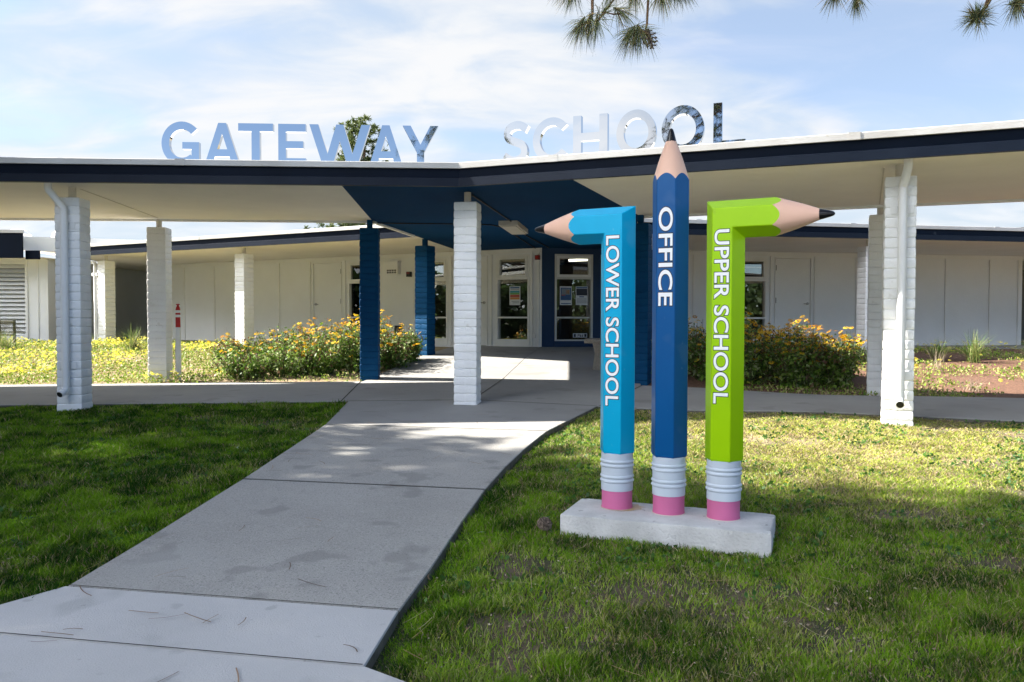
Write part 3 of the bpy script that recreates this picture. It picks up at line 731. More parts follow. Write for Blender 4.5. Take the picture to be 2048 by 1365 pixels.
w = MB(); w.box(AXX0, -12.35, AXY - .78, AXY - .69, 3.561, 3.64); w.build('drip_cap', M['cap'], annex)
w = MB(); w.sheet([(AXX0, AXY - .7), (-11.95, AXY - .6), (-11.3, AXY + 7), (AXX0, AXY + 7)], SOF); w.build('soffit', M['cream_soffit'], annex)
w = MB(); w.add([(AXX0, AXY - .6, 3.60), (-8.6, AXY + 2.2, 3.20), (-8.6, AXY + 9, 3.55), (AXX0, AXY + 9, 4.2)], [(0, 1, 2, 3)])
w.prism([(-12.54, AXY - .5), (-8.4, AXY + .9), (-8.4, AXY + 6), (-12.54, AXY + 6)], 3.14, 3.50); w.build('upper_roof', M['white_roof'], annex)
w = MB()
for x in (-12.75, -14.1): w.lathe([(.30, 0), (.30, .35), (.36, .36), (.34, .45), (.25, .55), (.12, .60), (.02, .61)], (x, AXY + 1.9, 3.35), 20)
w.build_each('roof_vent', M['white_roof'], annex)
# recess between annex and main building: walls greyed to stand for shade
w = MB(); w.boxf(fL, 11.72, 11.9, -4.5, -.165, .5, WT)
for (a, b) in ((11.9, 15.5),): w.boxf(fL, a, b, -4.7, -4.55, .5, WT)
w.build('wall', mat("shaded_wall_grey", (.22, .215, .20), None, 1, .8), school)['label'] = 'recess wall with its shade put into a grey colour'
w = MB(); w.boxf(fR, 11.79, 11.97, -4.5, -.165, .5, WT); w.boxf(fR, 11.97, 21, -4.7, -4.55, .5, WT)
w.build('wall', bpy.data.materials['shaded_wall_grey'], school)['label'] = 'wall of the recess at the far end, its shade put into a grey colour'
w = MB(); w.boxf(fL, 13.3, 13.38, -4.55, -4.50, .6, 2.9); w.build('batten', M['trim'], school)

# ------------------------------------------------------------------ columns
def slump_block(mb, x0, x1, y0, y1, z0, z1):
    j = random.uniform(-.0022, .0018); ch = .006; rings = []
    for f, e in ((0, -.006), (.04, -.002), (.14, .0005), (.5, .002), (.86, .0005), (.96, -.002), (1, -.006)):
        e += j; a, b, c, d = x0 - e, x1 + e, y0 - e, y1 + e; z = z0 + (z1 - z0) * f
        rings.append([(a + ch, c, z), (b - ch, c, z), (b, c + ch, z), (b, d - ch, z), (b - ch, d, z), (a + ch, d, z), (a, d - ch, z), (a, c + ch, z)])
    vs_ = [p for r in rings for p in r]; fs = []
    for i in range(len(rings) - 1):
        for k in range(8): fs.append((i * 8 + k, i * 8 + (k + 1) % 8, (i + 1) * 8 + (k + 1) % 8, (i + 1) * 8 + k))
    fs.append(tuple(range(7, -1, -1))); fs.append(tuple((len(rings) - 1) * 8 + k for k in range(8)))
    mb.add(vs_, fs)
COURSE = .1016; NC = 26; CW = .142
def shaft_mesh(name):
    mb = MB()
    for i in range(NC):
        z1 = -i * COURSE; z0 = z1 - COURSE; g = -.003
        if i % 2: slump_block(mb, -CW, 0 - g, -CW, CW, z0, z1); slump_block(mb, 0 + g, CW, -CW, CW, z0, z1)
        else: slump_block(mb, -CW, CW, -CW, 0 - g, z0, z1); slump_block(mb, -CW, CW, 0 + g, CW, z0, z1)
    o = mb.build(name, None, smooth=True); me = o.data; bpy.data.objects.remove(o); return me
shaft_w = shaft_mesh('shaft'); shaft_b = shaft_w.copy(); shaft_w.materials.append(M['white_block']); shaft_b.materials.append(M['blue_block'])
CT = 2.826
def column(p, rz, blue, label, pipe=None, group='slump block columns'):
    r = tag(empty('brick_column', (p.x, p.y, CT), rz), label, 'column', group)
    o = bpy.data.objects.new('shaft', shaft_b if blue else shaft_w); COL.objects.link(o); o.parent = r
    q = MB(); q.lathe([(.043, 0), (.043, SOF - CT + .002)], (0, 0, 0), 16) if not blue else q.box(-.04, .04, -.04, .04, 0, SOF - CT)
    po = q.build('steel_post', M['blue_block'] if blue else M['steel_post'], smooth=True); po.parent = r; po.matrix_parent_inverse = Matrix.Identity(4)
    if pipe:
        m = MB(); m.tube(pipe, .041, 18); pp = m.build('downspout', M['pipe'], smooth=True); pp.parent = r
        b = MB()
        xs = pipe[-2][0]
        for z in (-.33, -1.98): b.box(xs - .105, xs - .043, -CW - .013, -CW - .005, z - .04, z + .04); b.box(xs + .043, xs + .105, -CW - .013, -CW - .005, z - .04, z + .04); pass
        for bb in b.build_each('bracket', M['pipe']): bb.parent = pp
        h = MB(); x, y, z = pipe[-1]; d = (Vector(pipe[-1]) - Vector(pipe[-2])).normalized(); c = Vector(pipe[-1]) + d * .001
        h.tube([c, c + d * .002], .034, 18); hh = h.build('mouth', M['dark_metal']); hh.parent = pp
    return r
aw, ab, ar = R(3), R(-28), R(-9)
py = -CW - .056
pipeL = [(-.12, -.33, .135), (-.12, -.33, .075), (-.115, -.325, .055), (-.02, py - .005, -.12), (-.012, py, -.145), (-.012, py, -2.22), (-.012, py - .012, -2.27), (-.035, py - .10, -2.315)]
pipeR = [(.05, -.33, .135), (.05, -.33, .085), (.048, -.325, .06), (.018, py - .005, -.10), (.015, py, -.13), (.015, py, -2.17), (.013, py - .012, -2.22), (.010, py - .10, -2.26)]
column(LF + Vector((-.055, 0)), R(4), False, 'white block column with a white downspout at the edge of the shaded lawn', pipeL)
column(mir(LF) + Vector((.135, -.06)), R(-22), False, 'white block column with a sunlit white downspout at the dry lawn edge', pipeR)
column(C0, ar, False, 'white block column standing in the middle of the entrance path')
column(LB + Vector((-.06, .1)), R(4), False, 'white block column beside the red and white marker post')
column(mir(LB) + Vector((.06, .1)), R(-22), False, 'white block column standing just behind the column with the sunlit downspout')
column(BF, R(3), True, 'dark blue block column at the near corner of the yellow flower bed')
column(mir(BF), R(-21), True, 'blue block column half hidden behind the cyan pencil')
column(B2, R(-28), True, 'blue block column in front of the tall window, behind the flowers')
column(mir(B2), R(10), True, 'blue block column hidden behind the dark blue pencil')
column(K1, ab, False, 'white block column rising out of the yellow flowers before the cream wall')
column(K2, ab, False, 'white block column with a thin drain pipe beside the dark recess', [(-.55, -.05, -.03), (-.36, -.10, -.03), (-.27, -.12, -.05), (-.245, -.13, -.10), (-.245, -.13, -1.95), (-.245, -.15, -2.0)])
column(mir(K1), R(10), False, 'white block column in front of the far wall, beyond the flower bed with dark foliage')

# ------------------------------------------------------------------ big roof letters
def arc(cx, cy, rx, ry, a0, a1, n=28): return [(cx + rx * math.cos(R(a0 + (a1 - a0) * i / n)), cy + ry * math.sin(R(a0 + (a1 - a0) * i / n))) for i in range(n + 1)]
def letter_shape(ch):
    """outline(s) in a box one unit high; returns width and contours"""
    t = .185
    if ch == 'T': return .86, [[(0, 1), (.86, 1), (.86, 1 - t), (.43 + t * .55, 1 - t), (.43 + t * .55, 0), (.43 - t * .55, 0), (.43 - t * .55, 1 - t), (0, 1 - t)]]
    if ch == 'E': return .72, [[(0, 0), (0, 1), (.72, 1), (.72, 1 - t), (.2, 1 - t), (.2, .59), (.65, .59), (.65, .42), (.2, .42), (.2, t), (.72, t), (.72, 0)]]
    if ch == 'H': return .85, [[(0, 0), (0, 1), (.2, 1), (.2, .6), (.65, .6), (.65, 1), (.85, 1), (.85, 0), (.65, 0), (.65, .42), (.2, .42), (.2, 0)]]
    if ch == 'L': return .74, [[(0, 0), (0, 1), (.2, 1), (.2, t), (.74, t), (.74, 0)]]
    if ch == 'A': return 1.02, [[(0, 0), (.40, 1), (.62, 1), (1.02, 0), (.80, 0), (.72, .205), (.30, .205), (.22, 0)], [(.365, .375), (.655, .375), (.51, .745)]]
    if ch == 'W': return 1.5, [[(0, 1), (.33, 0), (.56, 0), (.75, .60), (.94, 0), (1.17, 0), (1.5, 1), (1.28, 1), (1.055, .30), (.84, 1), (.66, 1), (.445, .30), (.22, 1)]]
    if ch == 'Y': return 1.0, [[(0, 1), (.40, .36), (.40, 0), (.60, 0), (.60, .36), (1, 1), (.775, 1), (.50, .545), (.225, 1)]]
    if ch == 'O': return 1.04, [arc(.52, .5, .52, .52, 0, 360, 56)[:-1], arc(.52, .5, .325, .335, 0, 360, 56)[:-1]]
    if ch == 'C': return .92, [arc(.52, .5, .52, .52, 40, 320, 48) + arc(.52, .5, .325, .335, 320, 40, 48)]
    if ch == 'G': return .98, [arc(.52, .5, .52, .52, 42, 312, 48) + [(.955, .12), (.955, .535), (.53, .535), (.53, .37), (.765, .37), (.765, .21)] + arc(.52, .5, .325, .335, 310, 42, 48)]
    if ch == 'S':
        ctl = [(.74, .80), (.60, .885), (.42, .915), (.22, .86), (.135, .73), (.20, .60), (.40, .525), (.58, .455), (.665, .31), (.60, .155), (.40, .085), (.20, .12), (.05, .215)]
        P = [Vector((x, y, 0)) for x, y in ctl]; pts = []
        for i in range(len(P) - 1):
            p0, p1, p2, p3 = P[max(i - 1, 0)], P[i], P[i + 1], P[min(i + 2, len(P) - 1)]
            for k in range(6):
                u = k / 6; pts.append(.5 * ((2 * p1) + (p2 - p0) * u + (2 * p0 - 5 * p1 + 4 * p2 - p3) * u * u + (3 * p1 - p0 - 3 * p2 + p3) * u ** 3))
        pts.append(P[-1]); l, r = [], []
        for i, p in enumerate(pts):
            d = (pts[min(i + 1, len(pts) - 1)] - pts[max(i - 1, 0)]).normalized(); nn = Vector((-d.y, d.x, 0)) * .095
            l.append((p + nn)[:2]); r.append((p - nn)[:2])
        return .80, [l + r[::-1]]
def letter_mesh(ch, w, h, depth):
    bw, cs = letter_shape(ch); cu = bpy.data.curves.new('letter', 'CURVE'); cu.dimensions = '2D'; cu.fill_mode = 'BOTH'; cu.extrude = depth / 2
    for c in cs:
        sp = cu.splines.new('POLY'); sp.points.add(len(c) - 1); sp.use_cyclic_u = True
        for i, (x, y) in enumerate(c): sp.points[i].co = (x / bw * w, y * h, 0, 1)
    ob = bpy.data.objects.new('letter', cu); COL.objects.link(ob); bpy.context.view_layer.update()
    me = bpy.data.meshes.new_from_object(ob.evaluated_get(bpy.context.evaluated_depsgraph_get())); bpy.data.objects.remove(ob)
    me.transform(Matrix.Rotation(R(90), 4, 'X')); me.polygons.foreach_set('use_smooth', [False] * len(me.polygons)); return me
LH = .49
def roof_letter(ch, p, rz, w, label, group):
    r = tag(empty('roof_letter', (p.x, p.y, 3.196), rz), label, 'letter', group)
    a = link_mesh('letter_face', letter_mesh(ch, w, LH, .07), M['mirror'], None); a.parent = r
    b = MB()
    for x in (w * .25, w * .75): b.box(x - .012, x + .012, .02, .16, -.03, .006)
    for bb in b.build_each('mounting_foot', M['chrome']): bb.parent = r
def along_front(px0, px1, side, back):
    """where a letter between two bearings stands on the roof edge line, set back from it"""
    if side < 0: p, u = BEND + NL * back, UL
    else: p, u = BEND + Vector((-ur.y, ur.x)) * back, ur
    res = []
    for k in (px0, px1): t = (k * p.y - p.x) / (u.x - k * u.y); res.append(t)
    return p + u * res[0], res[1] - res[0]
WORDS = [('G', -.4345, -.3870), ('A', -.3815, -.3375), ('T', -.3395, -.2965), ('E', -.2900, -.2560), ('W', -.2515, -.1760), ('A', -.1780, -.1355), ('Y', -.1360, -.0920)]
LAB = {'G': 'letter G starting the first word on the roof edge', 0: 'letter A between G and T on the roof edge', 'T': 'letter T between A and E on the roof edge', 'E': 'letter E between T and W on the roof edge',
       'W': 'wide letter W in front of the pine top on the roof edge', 1: 'letter A between W and Y on the roof edge', 'Y': 'letter Y ending the first word on the roof edge'}
na = 0
for ch, a, b in WORDS:
    p, w = along_front(a, b, -1, .30); key = ch
    if ch == 'A': key = na; na += 1
    roof_letter(ch, p, R(3), w, 'blue mirror finish ' + LAB[key], 'letters of the first word on the roof')
W2 = [('S', -.0110, .0215, 'pale mirror letter S starting the second word on the roof edge'), ('C', .0265, .0690, 'pale mirror letter C beside the S on the roof edge'), ('H', .0765, .1190, 'pale mirror letter H between C and O on the roof edge'),
      ('O', .1300, .1790, 'mirror letter O beside the H, half pale and half reflecting branches'), ('O', .1860, .2385, 'mirror letter O behind the tip of the tall pencil'), ('L', .2500, .2900, 'dark mirror letter L ending the second word on the roof edge')]
for ch, a, b, lab in W2:
    p, w = along_front(a, b, 1, .30); roof_letter(ch, p, math.atan2(ur.y, ur.x), w, lab, 'letters of the second word on the roof')

# ------------------------------------------------------------------ pencil signpost
PN = R(27.5)                                                     # the printed faces look 27.5 degrees to the left of the camera side
TV = Vector((math.cos(PN), -math.sin(PN), 0)); NV = Vector((-math.sin(PN), -math.cos(PN), 0))
pl0 = Vector((.278, 4.63)); su = Vector((math.cos(R(-21)), math.sin(R(-21)))); sv = Vector((-su.y, su.x))
PZ = .262
plinth = MB()
def pf(a, b, z): p = pl0 + su * a + sv * b; return (p.x, p.y, z)
def chamfer_block(mb, fn, a0, a1, b0, b1, z0, z1, c=.012):
    rings = []
    for (o, z) in ((0, z0), (0, z1 - c), (c * .3, z1 - c * .3), (c, z1)):
        A0, A1, B0, B1 = a0 + o, a1 - o, b0 + o, b1 - o; k = c
        ring = []
        for (x0, y0, x1, y1) in ((A0, B0, A1, B0), (A1, B0, A1, B1), (A1, B1, A0, B1), (A0, B1, A0, B0)):
            n = 14
            for i in range(n):
                f = (i + .5) / n; j = random.uniform(-.003, .003) if 0 < i < n - 1 else 0
                x = x0 + (x1 - x0) * f; y = y0 + (y1 - y0) * f
                ring.append(fn(x + (j if x0 == x1 else 0), y + (j if y0 == y1 else 0), z + (j * .6 if o else 0)))
        rings.append(ring)
    n = len(rings[0]); vs_ = [p for r in rings for p in r]; fs = []
    for i in range(len(rings) - 1):
        for k in range(n): fs.append((i * n + k, i * n + (k + 1) % n, (i + 1) * n + (k + 1) % n, (i + 1) * n + k))
    fs.append(tuple(range(n - 1, -1, -1))); fs.append(tuple((len(rings) - 1) * n + k for k in range(n))); mb.add(vs_, fs)
chamfer_block(plinth, pf, 0, 1.175, 0, .47, .06, PZ)
tag(plinth.build('concrete_plinth', M['slab'], smooth=True), 'weathered grey concrete plinth in the grass under the three pencils', 'plinth')
st_ = MB(); rp_ = [(1.5 + .0 * k, 0) for k in range(1)]
ring_ = [(.637 + .03 + (.125 + random.uniform(-.02, .025)) * math.cos(2 * math.pi * k / 22), 4.805 + (.115 + random.uniform(-.015, .02)) * math.sin(2 * math.pi * k / 22), PZ + .0025) for k in range(22)]
st_.add(ring_, [tuple(range(22))]); st_.build('rust_stain', M['rust'], bpy.data.objects['concrete_plinth'], fix=False)
HR = .109                                                        # corner radius of the hexagon
def hexring(n=10):
    """angle samples with the outline of a hexagon that has a flat on +v (towards NV)"""
    out = []
    for k in range(6):
        a0 = R(60 + 60 * k); a1 = R(120 + 60 * k)
        p0 = Vector((math.cos(a0), math.sin(a0))); p1 = Vector((math.cos(a1), math.sin(a1)))
        for i in range(n): f = i / n; out.append(p0.lerp(p1, f) * HR)
    return out
def pencil(base, kind, paint, text, label, zarm=1.975, ztop=None, outline=True, tsize=.118, zt=0.0, side=1, ext=1.0, tspace=1.0):
    r = tag(empty('pencil_sign', (base.x, base.y, PZ)), label, 'pencil sign', 'pencil signs on the plinth')
    B = Vector((base.x, base.y, 0))
    def W(u, v, z): return tuple(B + TV * u + NV * v + Vector((0, 0, z)))
    m = MB(); m.lathe([(.0935, PZ + .001), (.0935, PZ + .010), (.0915, PZ + .011), (.0915, .372)], (base.x, base.y, 0), 56); m.build('eraser', M['eraser'], r, smooth=True)
    m = MB(); m.lathe([(.0975, PZ + .0), (.0975, PZ + .004)], (base.x, base.y, 0), 40); m.build('base_ring', M['rust'] if side < 0 and kind != 'straight' else M['steel_post'], r)
    f0, f1 = .3725, .598; pr = [(.0955, f0), (.0955, f0 + .045)]
    for zc in (f0 + .058, f0 + .084, f0 + .150, f0 + .176):
        for a in range(-3, 4): pr.append((.0955 + .0065 * math.cos(a / 3 * math.pi / 2), zc + .011 * a / 3))
    pr += [(.0955, f1 - .012), (.0955, f1)]
    m = MB(); m.lathe(pr, (base.x, base.y, 0), 56); m.build('ferrule', M['ferrule'], r, smooth=True)
    hx = hexring(); n = len(hx)
    # direction dependent frame: tip runs along +w from the shoulder
    ramax, rmid = HR, HR * math.cos(R(30))
    slope = .39; zsh = None
    rings = []
    body = MB()
    if kind == 'straight':
        tipz = ztop; L0 = tipz - .309                            # height where the cone leaves the corners
        rings.append([W(u * .93, v * .93, f1 - .002) for u, v in hx]); rings.append([W(u, v, f1 + .012) for u, v in hx])
        def sh(u, v): return L0 + (ramax - math.hypot(u, v)) / slope
        bound = [(u, v, sh(u, v)) for u, v in hx]
        rings.append([W(*p) for p in bound])
        axisf = lambda u, v, s: W(u, v, s)
        cone = [bound]
    else:
        d = side; s_end = .53 * ext - .282
        rings.append([W(u * .93, v * .93, f1 - .002) for u, v in hx]); rings.append([W(u, v, f1 + .012) for u, v in hx])
        rings.append([W(u, v, zarm - d * u) for u, v in hx])       # mitre plane of the elbow
        # outline point (u,v) continues along the arm at height -d*u
        def sh(u, v): return s_end + (ramax - math.hypot(u, v)) / slope
        bound = [(u, v, sh(u, v)) for u, v in hx]
        axisf = lambda u, v, s: W(d * s, v, zarm - d * u)
        rings.append([axisf(*p) for p in bound])
    vs_ = [p for q in rings for p in q]; fs = []
    for i in range(len(rings) - 1):
        for k in range(n): fs.append((i * n + k, i * n + (k + 1) % n, (i + 1) * n + (k + 1) % n, (i + 1) * n + k))
    fs.append(tuple(range(n - 1, -1, -1)))
    body.add(vs_, fs); ob = body.build('body', paint, r, smooth=True)
    bv = ob.modifiers.new('soft_edges', 'BEVEL'); bv.width = .004; bv.segments = 2; bv.limit_method = 'ANGLE'; bv.angle_limit = R(30); bv.harden_normals = False
    # bare wood cone and lead
    rl = .030; L0 = (ztop - .309) if kind == 'straight' else s_end
    sl = L0 + .232; cr = []
    for t in (0, .25, .5, .75, 1):
        ring = []
        for (u, v, s) in bound:
            rr = math.hypot(u, v); fu, fv = u / rr, v / rr; ra = rr + (rl - rr) * t + .003 * math.sin(math.pi * t); ring.append(axisf(fu * ra, fv * ra, s + (sl - s) * t))
        cr.append(ring)
    vs_ = [p for q in cr for p in q]; fs = []
    for i in range(4):
        for k in range(n): fs.append((i * n + k, i * n + (k + 1) % n, (i + 1) * n + (k + 1) % n, (i + 1) * n + k))
    m = MB(); m.add(vs_, fs); m.build('wood_cone', M['wood'], r, smooth='all')
    lr = []
    for (ra, s) in ((rl + .0008, sl - .002), (.0235, sl + .028), (.0165, sl + .055), (.012, sl + .068), (.0065, sl + .0745), (.001, sl + .077)):
        lr.append([axisf(ra * math.cos(2 * math.pi * k / 28), ra * math.sin(2 * math.pi * k / 28), s) for k in range(28)])
    vs_ = [p for q in lr for p in q]; fs = []
    for i in range(5):
        for k in range(28): fs.append((i * 28 + k, i * 28 + (k + 1) % 28, (i + 1) * 28 + (k + 1) % 28, (i + 1) * 28 + k))
    fs.append(tuple(5 * 28 + k for k in range(28))); m = MB(); m.add(vs_, fs); m.build('lead_tip', M['lead'], r, smooth='all')
    # lettering reads downwards on the front flat
    vf = rmid
    def place(me, d):
        X = Vector((0, 0, -1)); Y = TV.copy(); Z = NV.copy()
        mm = Matrix((X, Y, Z)).transposed().to_4x4(); mm.translation = B + NV * (vf + d) + Vector((0, 0, zt)); me.transform(mm); return me
    me = text_mesh(text, tsize, .0012, .0019, space=tspace)
    xs = [v.co.x for v in me.vertices]; fit = TEXT_LEN[text] / (max(xs) - min(xs)); cxm = (max(xs) + min(xs)) / 2
    ysv = [v.co.y for v in me.vertices]; cym = (max(ysv) + min(ysv)) / 2; fy = CAP_H / (max(ysv) - min(ysv))
    TM = Matrix.Diagonal((fit, fy, 1, 1)) @ Matrix.Translation((-cxm, -cym, 0))
    me.transform(TM); link_mesh('lettering', place(me, .0018), M['decal_white'], r)
    if outline:
        me = text_mesh(text, tsize, .0006, .0054, space=tspace); me.transform(TM); link_mesh('lettering_outline', place(me, .0008), M['decal_black'], r)
    return r
CAP_H = .083
TEXT_LEN = {'LOWER SCHOOL': 1.005, 'OFFICE': .565, 'UPPER SCHOOL': .975}
pencil(Vector((.637, 4.815)), 'bent', M['cyan'], 'LOWER SCHOOL', 'cyan pencil sign bent to the left, lettered LOWER SCHOOL', zt=1.388, side=-1, ext=1.0, zarm=1.962)
pencil(Vector((.923, 4.68)), 'straight', M['royal'], 'OFFICE', 'tall upright royal blue pencil sign lettered OFFICE, between the bent ones', ztop=2.507, zt=1.757, outline=True)
pencil(Vector((1.214, 4.56)), 'bent', M['lime'], 'UPPER SCHOOL', 'lime green pencil sign bent to the right, lettered UPPER SCHOOL', zt=1.412, side=1, ext=1.04, zarm=1.965)

# ------------------------------------------------------------------ street furniture
bc = Vector((1.27, 13.50)); bu = Vector((math.cos(R(-20)), math.sin(R(-20)))); bvv = Vector((-bu.y, bu.x))
def bfn(a, b, z): p = bc + bu * a + bvv * b; return (p.x, p.y, z + g1(bc.x, bc.y))
bench = tag(empty('stone_bench', (bc.x, bc.y, g1(bc.x, bc.y))), 'grey exposed aggregate bench half hidden behind the cyan pencil', 'bench')
m = MB(); chamfer_block(m, bfn, 0, 1.05, -.21, .21, .43, .51, .02); m.build('seat', M['aggregate'], bench, smooth=True)
for a in (.24, .85):
    m = MB(); p = bfn(a, 0, 0); m.add([bfn(a - .11 + .03 * f, b * (1 - .25 * f), z) for (f, z) in ((0, -.02), (1, .27), (0, .43)) for b in (-.15, .15)] + [bfn(a + .11 - .03 * f, b * (1 - .25 * f), z) for (f, z) in ((0, -.02), (1, .27), (0, .43)) for b in (-.15, .15)],
        [(0, 2, 3, 1), (2, 4, 5, 3), (6, 7, 9, 8), (8, 9, 11, 10), (0, 6, 8, 2), (2, 8, 10, 4), (1, 3, 9, 7), (3, 5, 11, 9), (0, 1, 7, 6), (4, 10, 11, 5)]); m.build('leg', M['aggregate'], bench)
# marker post
mp_ = Vector((-5.31, 12.72)); gz = g1(*mp_)
mk = tag(empty('marker_post', (mp_.x, mp_.y, gz)), 'white pipe post with a red cap and white bands behind the block column', 'bollard')
m = MB(); m.lathe([(.045, gz - .05), (.045, gz + .55), (.041, gz + .55), (.041, gz + .83)], (mp_.x, mp_.y, 0), 18); m.build('post', M['pipe'], mk, smooth=True)
m = MB(); m.lathe([(.037, gz + .83), (.037, gz + 1.10), (.030, gz + 1.14), (.016, gz + 1.17), (.016, gz + 1.185), (.030, gz + 1.187), (.030, gz + 1.20), (.004, gz + 1.203)], (mp_.x, mp_.y, 0), 20); m.build('cap', M['red'], mk, smooth=True)
for z in (.99, 1.06):
    m = MB(); m.lathe([(.0385, gz + z), (.0385, gz + z + .04)], (mp_.x, mp_.y, 0), 20); m.build('reflective_band', M['white'], mk, smooth=True)
# mesh bench / litter frame by the annex
q0 = Vector((-12.0, 18.05)); 
mbx = tag(empty('mesh_bench', (q0.x, q0.y, .8)), 'olive metal bench with a mesh back in front of the louvred vent', 'bench')
m = MB()
for z in (1.03, 1.33): m.tube([(-14.0, 18.1, z), (-11.24, 18.1, z)], .022, 8)
for x in (-11.26, -11.6, -12.4): m.box(x - .022, x + .022, 18.08, 18.12, .70, 1.36)
m.build('frame', M['olive'], mbx)
m = MB(); st = .055
for i in range(60):
    x = -14.0 + i * st
    for s in (-1, 1):
        a = (x, 18.1, 1.05); b = (x + s * .27, 18.1, 1.31)
        if -14 < b[0] < -11.27: m.tube([a, b], .006, 4, False)
for i in range(26): x = -14 + i * .11; m.tube([(x, 18.1, .80), (x, 18.1, 1.03)], .006, 4, False)
m.build('mesh_panel', mat("grey_wire_mesh", (.22, .20, .17), None, 1, .5), mbx)
# overhead wires beyond the roof, roof mast
for (za, zb, lab) in ((5.05, 4.55, 'upper thin cable running over the far roof'), (4.80, 4.42, 'lower thin cable running over the far roof')):
    m = MB(); m.tube([(11.9, 20.5, 3.72), (12.9, 20.3, 3.75), (24, 19.6, 4.15)], .008, 5, False); tag(m.build('overhead_cable', M['wire']), lab, 'cable', 'cables over the far roof')
    break
m = MB(); rp = CORNER - DW * 10.9 + OUTL * 1.0
m.tube([(rp.x - .35, rp.y, 3.75), (rp.x, rp.y, 3.79), (rp.x + .05, rp.y, 3.62), (rp.x + .18, rp.y - .1, 3.40), (rp.x + .4, rp.y - .2, 3.16)], .012, 6)
tag(m.build('roof_cable', M['wire']), 'short bent cable standing on the roof behind the front column', 'cable')

# ------------------------------------------------------------------ plants
def leaves(P, D, L, Wd, droop=0.0):
    """rhombic leaves: P base points, D directions, L lengths, Wd widths -> verts, faces"""
    n = len(P); up = rng.normal(size=(n, 3)); side = np.cross(D, up); side /= np.linalg.norm(side, axis=1)[:, None] + 1e-9
    mid = P + D * (L * .45)[:, None]; tip = P + D * L[:, None]; tip[:, 2] -= droop * L
    v = np.stack([P, mid + side * (Wd / 2)[:, None], tip, mid - side * (Wd / 2)[:, None]], 1).reshape(-1, 3)
    return v, np.arange(n * 4).reshape(n, 4)
def rdir(n, up=0.0):
    d = rng.normal(size=(n, 3)); d[:, 2] += up; return d / np.linalg.norm(d, axis=1)[:, None]
def pal(n, cols, var=.18):
    c = np.array(cols)[rng.integers(0, len(cols), n)]; return np.clip(c * (1 + rng.normal(size=(n, 1)) * var), .002, 1)
GREENS = [(.09, .18, .02), (.14, .25, .03), (.22, .33, .06), (.055, .115, .018), (.32, .38, .18)]
BROWNS = [(.16, .09, .05), (.20, .13, .07), (.11, .06, .035)]
YEL = [(.82, .50, .015), (.80, .44, .012), (.84, .58, .03), (.70, .32, .015)]
def flower_arrays(P, size, cols, tilt=.5):
    """daisy flowers: 8 petals each and a dark centre"""
    n = len(P); up = np.c_[rng.normal(size=(n, 2)) * tilt, np.ones(n)]; up /= np.linalg.norm(up, axis=1)[:, None]
    t = np.cross(up, np.array([1, 0, 0.0])); t /= np.linalg.norm(t, axis=1)[:, None]; b = np.cross(up, t); V = []; Cc = []
    col = pal(n, cols, .1); ph = rng.uniform(0, 6.28, n)
    for k in range(7):
        a = ph + k * 2 * math.pi / 7; d = t * np.cos(a)[:, None] + b * np.sin(a)[:, None] - up * .18; s = np.cross(up, d)
        r = size[:, None]; V.append(np.stack([P + d * r * .15, P + d * r * .65 + s * r * .26, P + d * r, P + d * r * .65 - s * r * .26], 1)); Cc.append(np.repeat(col[:, None], 4, 1))
    a0 = P + up * size[:, None] * .22; r = size[:, None] * .27; dk = np.repeat((np.array([.07, .035, .015]) * np.ones((n, 1)))[:, None], 4, 1)
    V.append(np.stack([a0 + t * r, a0 + b * r, a0 - t * r, a0 - b * r], 1)); Cc.append(dk)
    v = np.concatenate(V).reshape(-1, 3); c = np.concatenate(Cc).reshape(-1, 3); return v, np.arange(len(v)).reshape(-1, 4), c
def bush(x, y, rx, ry, h, nl, nf, label, group, dark=0.0, brown=.25):
    z = float(bedz(x, y)); r = tag(empty('flower_bush', (x, y, z)), label, 'flower bush', group)
    # stems
    ns = 46; ang = rng.uniform(0, 6.28, ns); rad = np.sqrt(rng.uniform(0, 1, ns)); sx_ = np.cos(ang) * rad * rx; sy_ = np.sin(ang) * rad * ry
    hh = h * (1.0 - .25 * rad ** 2) * rng.uniform(.72, 1.12, ns); st = MB()
    for i in range(ns): st.tube([(x + sx_[i] * .45, y + sy_[i] * .45, z - .02), (x + sx_[i] * .8, y + sy_[i] * .8, z + hh[i] * .5), (x + sx_[i], y + sy_[i], z + hh[i])], [.005, .004, .0025], 4, False)
    st.build('stem', mat_stem, r, fix=False)
    # leaves hang in whorls along the stems
    k = rng.integers(0, ns, nl); f = rng.beta(1.5, 1.15, nl); f = np.clip(f, .04, 1)
    cx = x + sx_[k] * (.45 + .55 * f) + rng.normal(size=nl) * .055; cy = y + sy_[k] * (.45 + .55 * f) + rng.normal(size=nl) * .055; cz = z + hh[k] * f * .93 + rng.normal(size=nl) * .03
    P = np.c_[cx, cy, np.maximum(cz, z + .01)]; Lf = rng.uniform(.045, .10, nl) * (1.15 - .4 * f)
    v, fc = leaves(P, rdir(nl, .35), Lf, Lf * rng.uniform(.35, .55, nl), .25)
    c = pal(nl, GREENS); br = rng.uniform(size=nl) < brown * f; c[br] = pal(br.sum(), BROWNS)
    np_mesh('foliage', v, fc, M['leaf'], r, np.repeat(c, 4, 0))
    k = rng.integers(0, ns, nf); f = 1 - rng.beta(.7, 2.6, nf) * .75
    P = np.c_[x + sx_[k] * (.45 + .55 * f) + rng.normal(size=nf) * .07, y + sy_[k] * (.45 + .55 * f) + rng.normal(size=nf) * .07, z + hh[k] * f + rng.uniform(.0, .12, nf) * (f > .8)]
    v, fc, c = flower_arrays(P, rng.uniform(.032, .052, nf), YEL); o = np_mesh('blossom', v, fc, M['petal'], r, c); o['kind'] = 'stuff'
    return r
mat_stem = mat("green_brown_stem", (.10, .085, .04), (.07, .09, .03), 9, .8)
